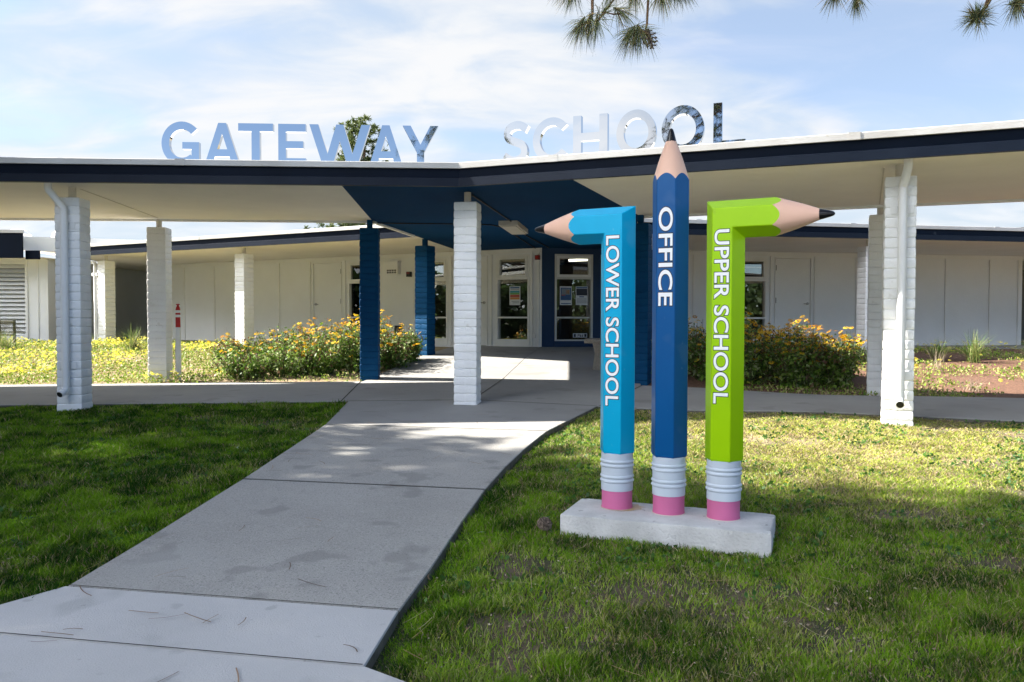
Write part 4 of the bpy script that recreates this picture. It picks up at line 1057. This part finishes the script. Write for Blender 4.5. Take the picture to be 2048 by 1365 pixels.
def along(p, u, t, w, d): q = p + u * t + w * d; return q.x, q.y
GL, GR = 'yellow flower bushes in the sunlit bed', 'yellow flower bushes in the shaded bed'
labL = 'leafy bush with yellow and orange daisies in the sunlit bed before the cream wall'
for (x, y, rx, ry, h, nl, nf) in [(-4.35, 13.0, .55, .40, .44, 2000, 12), (-3.75, 13.25, .55, .45, .62, 2100, 34), (-3.15, 13.35, .55, .5, .74, 2500, 60), (-2.6, 13.55, .5, .5, .86, 2500, 70), (-3.9, 14.0, .6, .5, .78, 2200, 55), (-3.2, 14.2, .6, .5, .86, 2200, 70), (-2.55, 14.4, .5, .5, .90, 2200, 60), (-4.75, 13.9, .6, .5, .58, 2000, 40)]:
    bush(x, y, rx, ry, h, nl, nf, labL, GL)
for (x, y, rx, ry, h, nl, nf) in [(-2.05, 14.0, .30, .45, .64, 2300, 26), (-1.92, 14.75, .26, .42, .62, 2000, 20)]:
    bush(x, y, rx, ry, h, nl, nf, 'small flower bush at the patio edge between the two blue columns', 'bushes between the blue columns')
labR = 'dark leafy bush with yellow daisies on top in the shaded bed by the green pencil'
for (x, y, rx, ry, h, nl, nf) in [(2.35, 12.35, .34, .4, .80, 2200, 10), (2.95, 12.1, .45, .45, .80, 2500, 50), (3.55, 11.85, .5, .45, .84, 2800, 100), (4.15, 11.62, .5, .45, .84, 2800, 140), (4.62, 11.55, .42, .42, .82, 2500, 130), (2.9, 12.9, .5, .5, .85, 1900, 30), (3.6, 12.7, .5, .5, .90, 2000, 110), (4.35, 12.5, .5, .5, .88, 2000, 120), (5.0, 12.2, .4, .4, .72, 1600, 36)]:
    bush(x + .08, y + .25, rx, ry, h, nl, nf, labR, GR)
def clump(x, y, h, n, spread, label, cols, group='strappy grass clumps', name='grass_clump', width=.011):
    z = float(bedz(x, y)) - .01; r = empty(name, (x, y, z)); tag(r, label, 'grass clump', group)
    a = rng.uniform(0, 6.28, n); lean = np.abs(rng.normal(size=n)) * spread; hh = h * rng.uniform(.6, 1.1, n)
    bx = x + rng.normal(size=n) * .05; by = y + rng.normal(size=n) * .05; V = []
    seg = 5; w0 = width * rng.uniform(.6, 1.2, n); sdx, sdy = -np.sin(a), np.cos(a)
    for i in range(seg + 1):
        f = i / seg; px = bx + np.cos(a) * lean * h * f ** 1.7; py_ = by + np.sin(a) * lean * h * f ** 1.7; pz = z + hh * (f - .28 * lean * f ** 2.5); w = w0 * (1 - f ** 2 * .92)
        V.append(np.stack([np.c_[px - sdx * w / 2, py_ - sdy * w / 2, pz], np.c_[px + sdx * w / 2, py_ + sdy * w / 2, pz]], 1))
    V = np.stack(V, 1).reshape(n, -1, 3); idx = np.arange(n * (seg + 1) * 2).reshape(n, seg + 1, 2)
    F = np.stack([idx[:, :-1, 0], idx[:, :-1, 1], idx[:, 1:, 1], idx[:, 1:, 0]], -1).reshape(-1, 4)
    np_mesh('blades', V.reshape(-1, 3), F, M['leaf'], r, np.repeat(pal(n, cols), (seg + 1) * 2, 0)); return r
CG = [(.10, .19, .03), (.16, .25, .05), (.24, .28, .09), (.07, .14, .03), (.30, .28, .14)]
for (x, y, h, lab) in [(-10.9, 17.2, .55, 'strappy grass clump in front of the louvred vent'), (-11.6, 17.5, .50, 'strappy grass clump by the mesh bench'), (-9.2, 17.0, .6, 'pale strappy grass clump beside the thin drain pipe'), (-8.0, 16.9, .62, 'strappy grass clump in front of the dark recess'), (-7.3, 16.4, .50, 'strappy grass clump left of the marker post column')]:
    clump(x, y, h, 130, .75, lab, CG)
for (x, y, h, lab) in [(8.1, 14.0, .62, 'large strappy grass clump right of the front column before the far wall'), (8.95, 13.7, .50, 'strappy grass clump between two others along the far wall'), (9.75, 14.0, .55, 'strappy grass clump at the far end of the wall'), (6.35, 14.6, .35, 'low strappy grass clump behind the block columns')]:
    clump(x, y, h, 150, .85, lab, CG)
for (x, y, h, n_, lab) in [(8.5, 12.9, .34, 110, 'small strappy grass clump among weeds in the middle of the red mulch'), (7.6, 14.3, .45, 140, 'strappy grass clump left of the large clump by the far wall'), (9.6, 12.7, .40, 130, 'strappy grass clump at the right end of the red mulch')]:
    clump(x, y, h, n_, .95, lab, CG)
DRY = [(.40, .32, .24), (.33, .26, .2), (.46, .39, .30)]
clump(7.0, 13.1, .45, 42, .40, 'dry leafless grey shrub beside the front column on the mulch', DRY, 'dry shrubs', 'dry_shrub', .008)
clump(8.05, 12.1, .42, 90, .8, 'dry straw coloured tuft in the middle of the red mulch', DRY, 'dry shrubs', 'dry_shrub', .006)
clump(6.5, 11.3, .25, 50, .9, 'low dry tuft in the shaded mulch by the walkway', DRY, 'dry shrubs', 'dry_shrub', .006)
clump(-5.0, 14.2, .75, 20, .30, 'thin bare stalks behind the yellow ground cover', DRY, 'dry shrubs', 'dry_shrub', .007)
# ground cover with pale yellow flowers in the left bed
def cover(name, poly, box, n, dens_seed, thr, h, cols, lsize, nfl, flcols, label, fl_thr=.5, fsz=.022):
    x = rng.uniform(box[0], box[1], n * 3); y = rng.uniform(box[2], box[3], n * 3)
    k = poly_in(x, y, poly) & (fbm(x * 1.1, y * 1.1, dens_seed) > thr + rng.normal(size=n * 3) * .06); x, y = x[k][:n], y[k][:n]; m_ = len(x)
    P = np.c_[x, y, bedz(x, y) + rng.uniform(0, h, m_) * fbm(x * 2.3, y * 2.3, 5)]; L = rng.uniform(.5, 1.2, m_) * lsize
    v, f = leaves(P, rdir(m_, .8), L, L * .6); cc = np.repeat(pal(m_, cols), 4, 0)
    q_ = ~((x > -4.5) & (x < 0) & (y < 14.9)) | (rng.uniform(size=len(x)) < .25); P, L = P[q_], L[q_]; m_ = len(P)
    v, f = leaves(P, rdir(m_, .8), L, L * .6); cc = np.repeat(pal(m_, cols), 4, 0)
    xf = rng.uniform(box[0], box[1], nfl * 4); yf = rng.uniform(box[2], box[3], nfl * 4); k = poly_in(xf, yf, poly) & (fbm(xf * .9, yf * .9, dens_seed + 7) > fl_thr) & ~((xf > -4.6) & (xf < 0) & (yf < 15)); xf, yf = xf[k][:nfl], yf[k][:nfl]
    o = tag(np_mesh(name, v, f, M['leaf'], None, cc), label, 'ground cover', None, 'stuff')
    if len(xf):
        v2, f2, c2 = flower_arrays(np.c_[xf, yf, bedz(xf, yf) + rng.uniform(.06, .20, len(xf))], rng.uniform(.7, 1.3, len(xf)) * fsz, flcols); c2[c2[:, 0] < .1] = (.7, .6, .02)
        o2 = np_mesh('yellow_blossom', v2, f2, M['petal'], o, c2); o2['kind'] = 'stuff'
COVG = [(.18, .28, .03), (.26, .36, .05), (.13, .24, .03), (.36, .37, .12), (.42, .34, .18)]
LEM = [(.85, .78, .05), (.80, .74, .10), (.88, .82, .16)]
cover('ground_cover', bedL, (-14, -2.2, 12.2, 20), 70000, 21, .34, .15, COVG, .045, 3600, LEM, 'low pale green ground cover with lemon flowers in the sunlit bed', .55, .024)
cover('ground_cover', [p for p in bedR], (3.0, 14, 9, 18), 26000, 33, .46, .09, COVG, .045, 420, LEM, 'sparse low weeds on the red mulch bed', .58, .03)

# ------------------------------------------------------------------ lawn grass
def path_mask(x, y):
    yp = y + 0 * x; return (x > np.interp(y, yL, xL) - .02) & (x < np.interp(y, yR, xR) + .02) & (y < 10.2)
def walk_front(x, y):                                             # true on the lawn side of the walkways
    l = (y - (LF.y + NL.y * WF)) - (x - (LF.x + NL.x * WF)) * UL.y / UL.x
    q = mir(LF + NL * WF); r_ = (y - q.y) - (x - q.x) * ur.y / ur.x
    return np.where(x < aF.x, l < -.02, r_ < -.02)
def lawn(n, seed):
    x = np.empty(0); y = np.empty(0)
    # more blades close to the viewer, fewer and wider far away
    yy = 2.1 + (rng.uniform(size=n) ** 1.55) * 9.6; xx = rng.uniform(-1, 1, n) * (1.6 + yy * .78)
    k = ~path_mask(xx, yy) & walk_front(xx, yy)
    c = V2((0, 0)); a = (xx - pl0.x) * su.x + (yy - pl0.y) * su.y; b = (xx - pl0.x) * sv.x + (yy - pl0.y) * sv.y
    k &= ~((a > -.01) & (a < 1.15) & (b > -.01) & (b < .48))
    x, y = xx[k], yy[k]
    bare = fbm(x * 1.7 + 5, y * 2.2, 40, 4); fine = fbm(x * 6, y * 6, 52)
    dry = np.clip((x - .2) / 2.2, 0, 1) * np.clip((y - 4.6) / 2.2, 0, 1)                # worn, dry side of the lawn, with sunlight also put into its colour
    right = np.clip((x + .2) / .6, 0, 1)
    keep = rng.uniform(size=len(x)) < np.clip((bare - (.21 + .05 * dry + .02 * right)) * 7, .16, 1) * np.clip(.45 + fine * 1.2, 0, 1)
    x, y, bare, fine, dry, right = (q[keep] for q in (x, y, bare, fine, dry, right)); m_ = len(x)
    z = soilz(x, y) - .003; far = np.clip((y - 2.5) / 8, 0, 1)
    tall = fbm(x * 2.0, y * 2.0, 61); h = (.026 + .040 * tall ** 1.5) * (.45 + 1.15 * fbm(x * 8, y * 8, 63)) * rng.uniform(.5, 1.35, m_) * (1 - .35 * dry) * (1 - .18 * right); w = (.0036 + .0072 * far) * rng.uniform(.7, 1.3, m_)
    a = rng.uniform(0, 6.283, m_); lean = rng.uniform(.15, 1.1, m_) * h * (1 + 1.3 * dry); b_ = rng.uniform(0, 6.283, m_)
    dx, dy = np.cos(a) * w / 2, np.sin(a) * w / 2; lx, ly = np.cos(b_) * lean, np.sin(b_) * lean
    V = np.stack([np.c_[x - dx, y - dy, z], np.c_[x + dx, y + dy, z], np.c_[x + lx * .45 + dx * .7, y + ly * .45 + dy * .7, z + h * .62], np.c_[x + lx * .45 - dx * .7, y + ly * .45 - dy * .7, z + h * .62], np.c_[x + lx, y + ly, z + h * .93]], 1).reshape(-1, 3)
    i = np.arange(m_)[:, None] * 5; F = np.concatenate([np.concatenate([i, i + 1, i + 2], 1), np.concatenate([i, i + 2, i + 3], 1), np.concatenate([i + 3, i + 2, i + 4], 1)])
    u = np.clip(.5 + (fbm(x * .8, y * .8, 77) - .5) * 1.6 + (fbm(x * 7, y * 7, 78) - .5) * 2.6 + rng.normal(size=m_) * .18, 0, 1)[:, None]
    col = np.array([.012, .060, .002]) * (1 - u) + np.array([.150, .300, .010]) * u
    yd = np.clip(dry * .75 + right * .12 + (bare < .36) * .25 + rng.normal(size=m_) * .18, 0, 1)[:, None]
    yd2 = yd * (rng.uniform(size=(m_, 1)) < .8)
    col = col * (1 - yd2 * .85) + np.where(rng.uniform(size=(m_, 1)) < .55, np.array([[.58, .62, .10]]), np.array([[.68, .56, .32]])) * yd2 * .85
    br = rng.uniform(size=m_) < (.05 + .10 * right + .12 * dry); col[br] = pal(br.sum(), [(.30, .22, .13), (.22, .15, .09), (.38, .30, .2)])
    return np_mesh('grass', V, F, M['grass'], None, np.repeat(col, 5, 0))
tag(lawn(1350000, 1), 'short patchy lawn grass, shaded beside the path, dry and coloured brighter in the sun', 'grass', None, 'stuff')
# broad-leaved weeds in the lawn
n = 9000; x = rng.uniform(-7.5, 6.5, n); y = rng.uniform(2.6, 9.4, n); k = ~path_mask(x, y) & walk_front(x, y) & (fbm(x * 1.6, y * 1.6, 90) > .54); x, y = x[k], y[k]
kk = 5; X = np.repeat(x, kk) + rng.normal(size=len(x) * kk) * .02; Y = np.repeat(y, kk) + rng.normal(size=len(x) * kk) * .02; L = rng.uniform(.018, .04, len(X))
v, f = leaves(np.c_[X, Y, soilz(X, Y) + .014], rdir(len(X), .3), L, L * .7); tag(np_mesh('lawn_weeds', v, f, M['leaf'], None, np.repeat(pal(len(X), [(.04, .115, .02), (.07, .16, .025)]), 4, 0)), 'small broad leaved weeds scattered through the lawn', 'weeds', None, 'stuff')
# fallen needles and crumbs
def litter(n, on_path):
    x = rng.uniform(-3.5, 4.5, n * 4); y = 2.5 + rng.uniform(size=n * 4) ** 1.4 * 6.5
    pm = path_mask(x, y) & (x > np.interp(y, yL, xL) + .06) & (x < np.interp(y, yR, xR) - .06); k = pm if on_path else (~path_mask(x, y) & walk_front(x, y)); x, y = x[k][:n], y[k][:n]; n = len(x)
    a = rng.normal(size=n) * .5 + rng.choice([.5, 2.6, 1.2], n); L = rng.uniform(.07, .2, n); bend = rng.normal(size=n) * .25; w = .0023 if on_path else .0014
    z0 = G(x, y) + (.018 if on_path else -.01) + (np.zeros(n) if on_path else rng.uniform(0, .02, n)); V = []
    for i in range(5):
        s = i / 4; aa = a + bend * (s - .5); px = x + np.cos(a) * L * (s - .5) - np.sin(a) * bend * L * (s - .5) ** 2; py_ = y + np.sin(a) * L * (s - .5) + np.cos(a) * bend * L * (s - .5) ** 2
        V.append(np.stack([np.c_[px - np.sin(aa) * w, py_ + np.cos(aa) * w, z0 + (G(px, py_) - G(x, y))], np.c_[px + np.sin(aa) * w, py_ - np.cos(aa) * w, z0 + (G(px, py_) - G(x, y)) + .0005]], 1))
    V = np.stack(V, 1).reshape(n, -1, 3); idx = np.arange(n * 10).reshape(n, 5, 2); F = np.stack([idx[:, :-1, 0], idx[:, :-1, 1], idx[:, 1:, 1], idx[:, 1:, 0]], -1).reshape(-1, 4)
    return V.reshape(-1, 3), F, np.repeat(pal(n, [(.15, .085, .045), (.10, .06, .035), (.22, .14, .08)] if on_path else [(.36, .24, .13), (.28, .17, .09), (.42, .33, .21)]), 10, 0)
v, f, c = litter(70, True); tag(np_mesh('pine_straw', v, f, M['leaf'], None, c), 'brown pine needles scattered over the concrete path', 'pine needles', None, 'stuff')
v, f, c = litter(420, False); tag(np_mesh('pine_straw', v, f, M['leaf'], None, c), 'pale fallen pine needles lying in the lawn', 'pine needles', None, 'stuff')
n = 14000; x = rng.uniform(-3, 5, n); y = 2.5 + rng.uniform(size=n) ** 1.3 * 6; k = ~path_mask(x, y) & walk_front(x, y) & ((fbm(x * 1.7 + 5, y * 2.2, 40, 4) < .42) | (rng.uniform(size=n) < .25 * (x > -.2))); x, y = x[k], y[k]; L = rng.uniform(.008, .024, len(x))
v, f = leaves(np.c_[x, y, soilz(x, y) + rng.uniform(.004, .03, len(x))], rdir(len(x)) * np.array([1, 1, .3]), L, L * .5); tag(np_mesh('leaf_litter', v, f, M['leaf'], None, np.repeat(pal(len(x), [(.30, .23, .16), (.20, .13, .08), (.42, .36, .28)]), 4, 0)), 'dry brown leaf crumbs on the worn lawn patches', 'leaf litter', None, 'stuff')
# single flowers in the grass
for (x, y, col, s, lab) in [(2.0, 5.78, [(.85, .60, .02)], .022, 'single yellow flower in the grass at the edge of the tree shade'), (-.18, 4.62, [(.8, .8, .75)], .022, 'single white blossom on the grass right beside the path edge'),
                            (-2.45, 7.15, [(.8, .8, .75)], .02, 'white blossom in the shaded lawn, left of the path'), (3.1, 5.25, [(.8, .8, .76)], .018, 'white blossom in the grass right of the plinth'),
                            (1.75, 6.9, [(.75, .75, .68)], .026, 'pale blossom on the sunlit dry grass behind the pencils')]:
    v, f, c = flower_arrays(np.array([[x, y, g1(x, y) - .005]]), np.array([s]), col); tag(np_mesh('lawn_flower', v, f, M['petal'], None, c), lab, 'flower', 'lone flowers in the lawn')

# ------------------------------------------------------------------ pine cones and pines
def cone_mb(mb, c, axis, L, Rm, open_=.5, n=70, sw=.34):
    c = Vector(c); ax = Vector(axis).normalized(); ref = Vector((0, 0, 1)) if abs(ax.z) < .9 else Vector((1, 0, 0)); u = ax.cross(ref).normalized(); w = ax.cross(u)
    mb.tube([c, c + ax * L * .95], [Rm * .35, Rm * .12], 8)
    for i in range(n):
        f = (i + .5) / n; a = i * 2.39996; prof = math.sin(math.pi * (.12 + .80 * f)) ** .8; d = u * math.cos(a) + w * math.sin(a); s = w * math.cos(a) - u * math.sin(a)
        p = c + ax * (L * f * .92); r = Rm * prof; e = p + d * r + ax * (r * open_); k = Rm * sw * prof + .002
        q = p + d * r * .35; t = (d * .8 + ax * .4).cross(s).normalized() * k * .28
        mb.add([q - s * k * .45, e - s * k, e + d * k * .35, e + s * k, q + s * k * .45, e - s * k * .8 + t * 2, e + d * k * .4 + t * 2.4, e + s * k * .8 + t * 2], [(0, 1, 2, 3, 4), (0, 5, 1), (1, 5, 6, 2), (2, 6, 7, 3), (3, 7, 4), (0, 4, 7, 6, 5)])
m = MB(); gp = (.205, 4.66); cone_mb(m, (gp[0] - .02, gp[1] + .02, g1(*gp) - .005), (.2, -.45, .72), .075, .041, .05, 52, .40)
tag(m.build('pine_cone', M['cone'], fix=False), 'round brown pine cone lying in the grass at the corner of the plinth', 'pine cone')

def needles(P, D, n_each, length, spread, width, droop, cols, var=.25):
    """bundles of needles: at each tip P a brush around direction D"""
    n = len(P) * n_each; Pp = np.repeat(P, n_each, 0); Dd = np.repeat(D, n_each, 0); r = rng.normal(size=(n, 3))
    d = Dd * rng.uniform(.15, 1.1, n)[:, None] + r * spread * .6; d /= np.linalg.norm(d, axis=1)[:, None]
    L = length * rng.uniform(.65, 1.1, n); b0 = Pp - Dd * (rng.uniform(0, .45, n) * length)[:, None]
    sd = np.cross(d, rng.normal(size=(n, 3))); sd /= np.linalg.norm(sd, axis=1)[:, None]; w = width * rng.uniform(.7, 1.3, n)[:, None]
    mid = b0 + d * (L * .55)[:, None]; mid[:, 2] -= droop * L * .18; tip = b0 + d * L[:, None]; tip[:, 2] -= droop * L * .62
    V = np.stack([b0 - sd * w / 2, b0 + sd * w / 2, mid + sd * w / 2, mid - sd * w / 2, tip], 1).reshape(-1, 3)
    i = np.arange(n)[:, None] * 5; F = np.concatenate([np.concatenate([i, i + 1, i + 2], 1), np.concatenate([i, i + 2, i + 3], 1), np.concatenate([i + 3, i + 2, i + 4], 1)])
    return V, F, np.repeat(pal(n, cols, var), 5, 0)
NEED = [(.15, .18, .05), (.19, .21, .06), (.11, .14, .05), (.24, .21, .08)]
NEED_B = [(.15, .19, .085), (.20, .22, .08), (.32, .24, .10), (.10, .13, .08)]
def limb(mb, a, b, r0, r1, sag=0.0, n=7, jit=.0):
    a, b = Vector(a), Vector(b); pts = [a.lerp(b, i / n) + Vector((random.uniform(-jit, jit), random.uniform(-jit, jit), sag * math.sin(math.pi * i / n) + random.uniform(-jit, jit) * .6)) for i in range(n + 1)]
    mb.tube(pts, [r0 + (r1 - r0) * i / n for i in range(n + 1)], 8, True); return pts
# the pine whose branches hang over the viewer
pb = Vector((2.6, -3.6, g1(2.6, -3.6)))
pine = tag(empty('pine_tree', pb), 'pine with long drooping needles reaching over the path from behind the viewer', 'tree', 'pines around the lawn')
m = MB(); limb(m, pb - Vector((0, 0, .3)), pb + Vector((.4, .4, 12.5)), .34, .06, 0, 10, .05); m.build('trunk', M['bark'], pine, smooth='all')
m = MB(); tips = []; tdir = []
for i in range(46):
    h = random.uniform(4.6, 11.5); a = random.uniform(0, 6.28) if i < 26 else random.uniform(1.35, 2.2); L = random.uniform(2.0, 4.2) if i < 26 else random.uniform(5.5, 8.6) * (1.12 - h / 20)
    s = Vector((pb.x + .03 * h, pb.y + .03 * h, h)); e = s + Vector((math.cos(a) * L * .75, math.sin(a) * L, random.uniform(-.3, 1.2)))
    if e.z < 1.393 + .44 * e.y + .6: e.z = 1.393 + .44 * e.y + random.uniform(.6, 1.4)
    if i >= 26: e = Vector((random.uniform(-.95, .6), random.uniform(3.2, 4.9), random.uniform(4.2, 5.6)))
    elif e.y > 2: continue
    pts = limb(m, s, e, .07, .014, .25, 7, .07)
    for p in pts[2:]:
        for _ in range(5):
            q = p + Vector((random.gauss(0, .32), random.gauss(0, .32), random.gauss(-.03, .2)))
            if q.z < 1.393 + .41 * max(q.y, 0) + .35: continue
            m.tube([p, q], [.008, .004], 4, False); tips.append(q); tdir.append((q - p).normalized())
for _ in range(80):
    q = Vector((random.uniform(-.85, .5), random.uniform(3.0, 5.0), random.uniform(4.15, 5.6))); d = Vector((random.gauss(-.2, .4), random.gauss(.3, .4), random.gauss(-.2, .4)))
    m.tube([q - d * .5 + Vector((.1, -.1, .12)), q], [.009, .004], 4, False); tips.append(q); tdir.append(d.normalized())
m.build('limb', M['bark'], pine, smooth='all', fix=False)
V, F, c = needles(np.array(tips), np.array(tdir), 46, .17, .75, .0042, .55, NEED); o = np_mesh('foliage', V, F, M['needle'], pine, c); o['kind'] = 'stuff'
# the hanging branch that enters the picture at the top
def hang(x, y, z): return Vector((x, y, z))
YB = 4.0
m = MB(); sp = []; sd = []
def P_(px, py, yy=YB): return Vector(((px - 1024) / 1600 * yy, yy, 1.393 + (640 - py) / 1600 * yy))
UPB = Vector((0, 0, .055))
main = [Vector((3.0, -2.6, 5.4)), Vector((2.1, .6, 4.6)), Vector((1.3, 3.0, 3.55)), Vector((1.0, 3.9, 3.16)), Vector((.72, 4.05, 3.02)), Vector((.42, 4.1, 3.0)), Vector((.26, 4.05, 3.03))]
m.tube([p + UPB for p in main], [.05, .042, .03, .022, .016, .011, .007], 8)
br = [([(.95, 3.95, 3.10), (.84, 4.0, 2.985), (.72, 4.0, 2.945), (.62, 4.0, 2.955), (.50, 4.02, 2.99)], .007), ([(.42, 4.1, 3.0), (.40, 4.06, 2.94), (.40, 4.05, 2.87), (.385, 4.04, 2.83), (.345, 4.02, 2.805)], .009),
      ([(.68, 4.04, 3.0), (.672, 4.02, 2.90), (.665, 4.0, 2.80), (.655, 4.0, 2.765), (.60, 4.0, 2.755), (.575, 4.0, 2.75)], .007), ([(.55, 4.05, 3.0), (.50, 4.03, 2.93), (.455, 4.0, 2.86), (.50, 4.0, 2.85), (.545, 4.0, 2.855)], .006), ([(.455, 4.0, 2.86), (.42, 4.0, 2.815)], .006),
      ([(1.0, 3.9, 3.16), (1.18, 3.9, 3.05), (1.30, 3.92, 3.02)], .007)]
for pts, r in br: m.tube([Vector(p) + UPB for p in pts], [r * (1 - .35 * i / (len(pts) - 1)) for i in range(len(pts))], 6)
brushes = [((.26, 4.05, 3.02), (-.75, 0, -.55), 1.0), ((.30, 4.05, 2.98), (-.5, -.1, -.8), 1.1), ((.335, 4.02, 2.80), (-.45, 0, -.9), 1.0), ((.385, 4.04, 2.82), (-.05, 0, -1), .8), ((.575, 4.0, 2.75), (-.55, 0, -.85), 1.1), ((.61, 4.0, 2.75), (-.2, .1, -1), 1.0), ((.655, 4.0, 2.76), (.55, 0, -.45), .7),
           ((.545, 4.0, 2.86), (.55, 0, -.3), .7), ((.42, 4.0, 2.81), (.0, 0, -1), .5), ((.50, 4.02, 2.99), (-.3, 0, -.5), 1.0), ((.60, 4.0, 2.96), (-.1, .1, -.6), .9), ((.74, 4.0, 2.95), (.2, 0, -1), 1.0), ((.84, 4.0, 2.985), (.7, 0, -.75), 1.2), ((.80, 4.02, 3.0), (.3, 0, -.8), 1.0), ((.455, 4.0, 2.87), (.2, 0, .3), .5), ((.70, 3.98, 2.98), (0, -.2, .5), .8),
           ((1.22, 3.9, 3.09), (.1, 0, -1), .7), ((1.08, 3.9, 3.10), (.0, 0, -1), .7)]
V, F, c = [], [], []
for p, d, k in brushes:
    a, b_, cc = needles(np.array([Vector(p) + UPB]), np.array([Vector(d).normalized()]), int(140 * k), .122, .60, .0022, .55, NEED_B, .3); F.append(b_ + sum(len(q) for q in V)); V.append(a); c.append(cc)
# sprigs at the right end of the picture
for (px, py_, dx, dz, stem) in [(1705, 8, .0, -.9, (1740, -60)), (1660, -6, -.35, -.8, (1690, -70)), (1942, 38, -.6, -.55, (1970, -13)), (1950, 34, .5, .25, (1970, -13)), (1940, 36, -.3, .5, (1965, 12)), (2022, 16, .1, -.8, (2040, -40)), (2024, 8, .5, .2, (2040, -40))]:
    p = P_(px, py_); a, b_, cc = needles(np.array([p]), np.array([Vector((dx, 0, dz)).normalized()]), 150, .112, .60, .0022, .35, NEED_B, .3); F.append(b_ + sum(len(q) for q in V)); V.append(a); c.append(cc)
    q = P_(*stem); m.tube([q + Vector((.1, -.3, .35)), q, q.lerp(p, .6) + Vector((.012, 0, -.006)), p], [.009, .007, .006, .005], 6)
m.tube([Vector((3.0, -2.6, 5.6)), Vector((3.2, 1.0, 4.9)), P_(1975, -60) + Vector((.1, -.3, .5)), P_(1740, -60) + Vector((.1, -.3, .35))], [.05, .035, .02, .01], 8)
o = m.build('hanging_branch', M['twig'], pine, smooth='all', fix=False)
np_mesh('needles', np.concatenate(V), np.concatenate(F), M['needle'], o, np.concatenate(c))['kind'] = 'stuff'
m = MB(); cone_mb(m, (.665, 4.0, 2.83), (.30, -.1, -1), .105, .036, .15, 34, .17); m.build('cone', M['cone'], o, fix=False)

def big_pine(base, h, zc0, zc1, rad, ncl, label, nsize=.30, per=26, width=.02, group='pines around the lawn', cut=None, seed=3, spread=.42):
    rnd = random.Random(seed); b = Vector((base[0], base[1], g1(*base))); r = tag(empty('pine_tree', b), label, 'tree', group)
    m = MB(); limb(m, b - Vector((0, 0, .3)), b + Vector((.2, .1, h * .95)), .30 * h / 14, .05, 0, 12, .06); m.build('trunk', M['bark'], r, smooth='all')
    tips = []; td = []; m = MB()
    for i in range(ncl):
        f = rnd.random(); z = zc0 + (zc1 - zc0) * f; R_ = rad(f) * (.45 + .55 * math.sqrt(rnd.random())) ; a = rnd.uniform(0, 6.283)
        e = b + Vector((math.cos(a) * R_, math.sin(a) * R_, z + rnd.uniform(-.3, .3)))
        if cut and cut(e): continue
        s = b + Vector((0, 0, max(2.0, z - R_ * .35)))
        if i % 3 == 0: limb(m, s, e, .05, .012, .15, 4, .06)
        for _ in range(6):
            q = e + Vector((rnd.gauss(0, spread), rnd.gauss(0, spread), rnd.gauss(0, .26)))
            tips.append(q); td.append((q - e + Vector((0, 0, .2))).normalized())
    m.build('limb', M['bark'], r, smooth='all', fix=False)
    V, F, c = needles(np.array(tips), np.array(td), per, nsize, .85, width, .2, [(.075, .11, .035), (.11, .145, .045), (.15, .175, .06)]); o = np_mesh('foliage', V, F, M['needle'], r, c); o['kind'] = 'stuff'
# tall pine left of the lawn that shades the path and the pencils
big_pine((-14.5, 4.45), 20, 4.3, 19.0, lambda f: float(np.interp(f, [0, .08, .17, .30, .345, .385, .44, .55, .65, .83, 1], [6.7, 7.1, 6.9, 6.0, 5.2, 3.75, 3.55, 3.75, 3.6, 3.1, 1.4])), 2300, 'tall dense pine at the side of the lawn that casts the shade', .34, 22, .035, seed=5, spread=.30)
# pine top behind the school
big_pine((-8.3, 44.0), 11.3, 3.8, 11.0, lambda f: 2.0 * (1 - f) ** .7 + .35, 150, 'loose pine top rising behind the roof letters', .30, 26, .045, seed=9)

# belt of trees across the road behind the viewer (the windows mirror it)
nb = 42000; az = rng.uniform(R(168), R(378), nb); hgt = 3.9 + 2.4 * fbm(az * 8, az * 0 + 3.3, 120); z = rng.uniform(0, 1, nb) ** .8 * hgt - .6; rr = 40 + rng.normal(size=nb) * 1.6; x = rr * np.cos(az); y = 4 + rr * np.sin(az)
L = rng.uniform(.35, .8, nb); v, f = leaves(np.c_[x, y, z], rdir(nb), L, L * .75)
tag(np_mesh('treeline', v, f, M['leaf'], None, np.repeat(pal(nb, [(.045, .075, .025), (.06, .095, .03), (.035, .06, .022)]), 4, 0)), 'dark belt of trees across the road behind the viewer', 'trees', None, 'stuff')
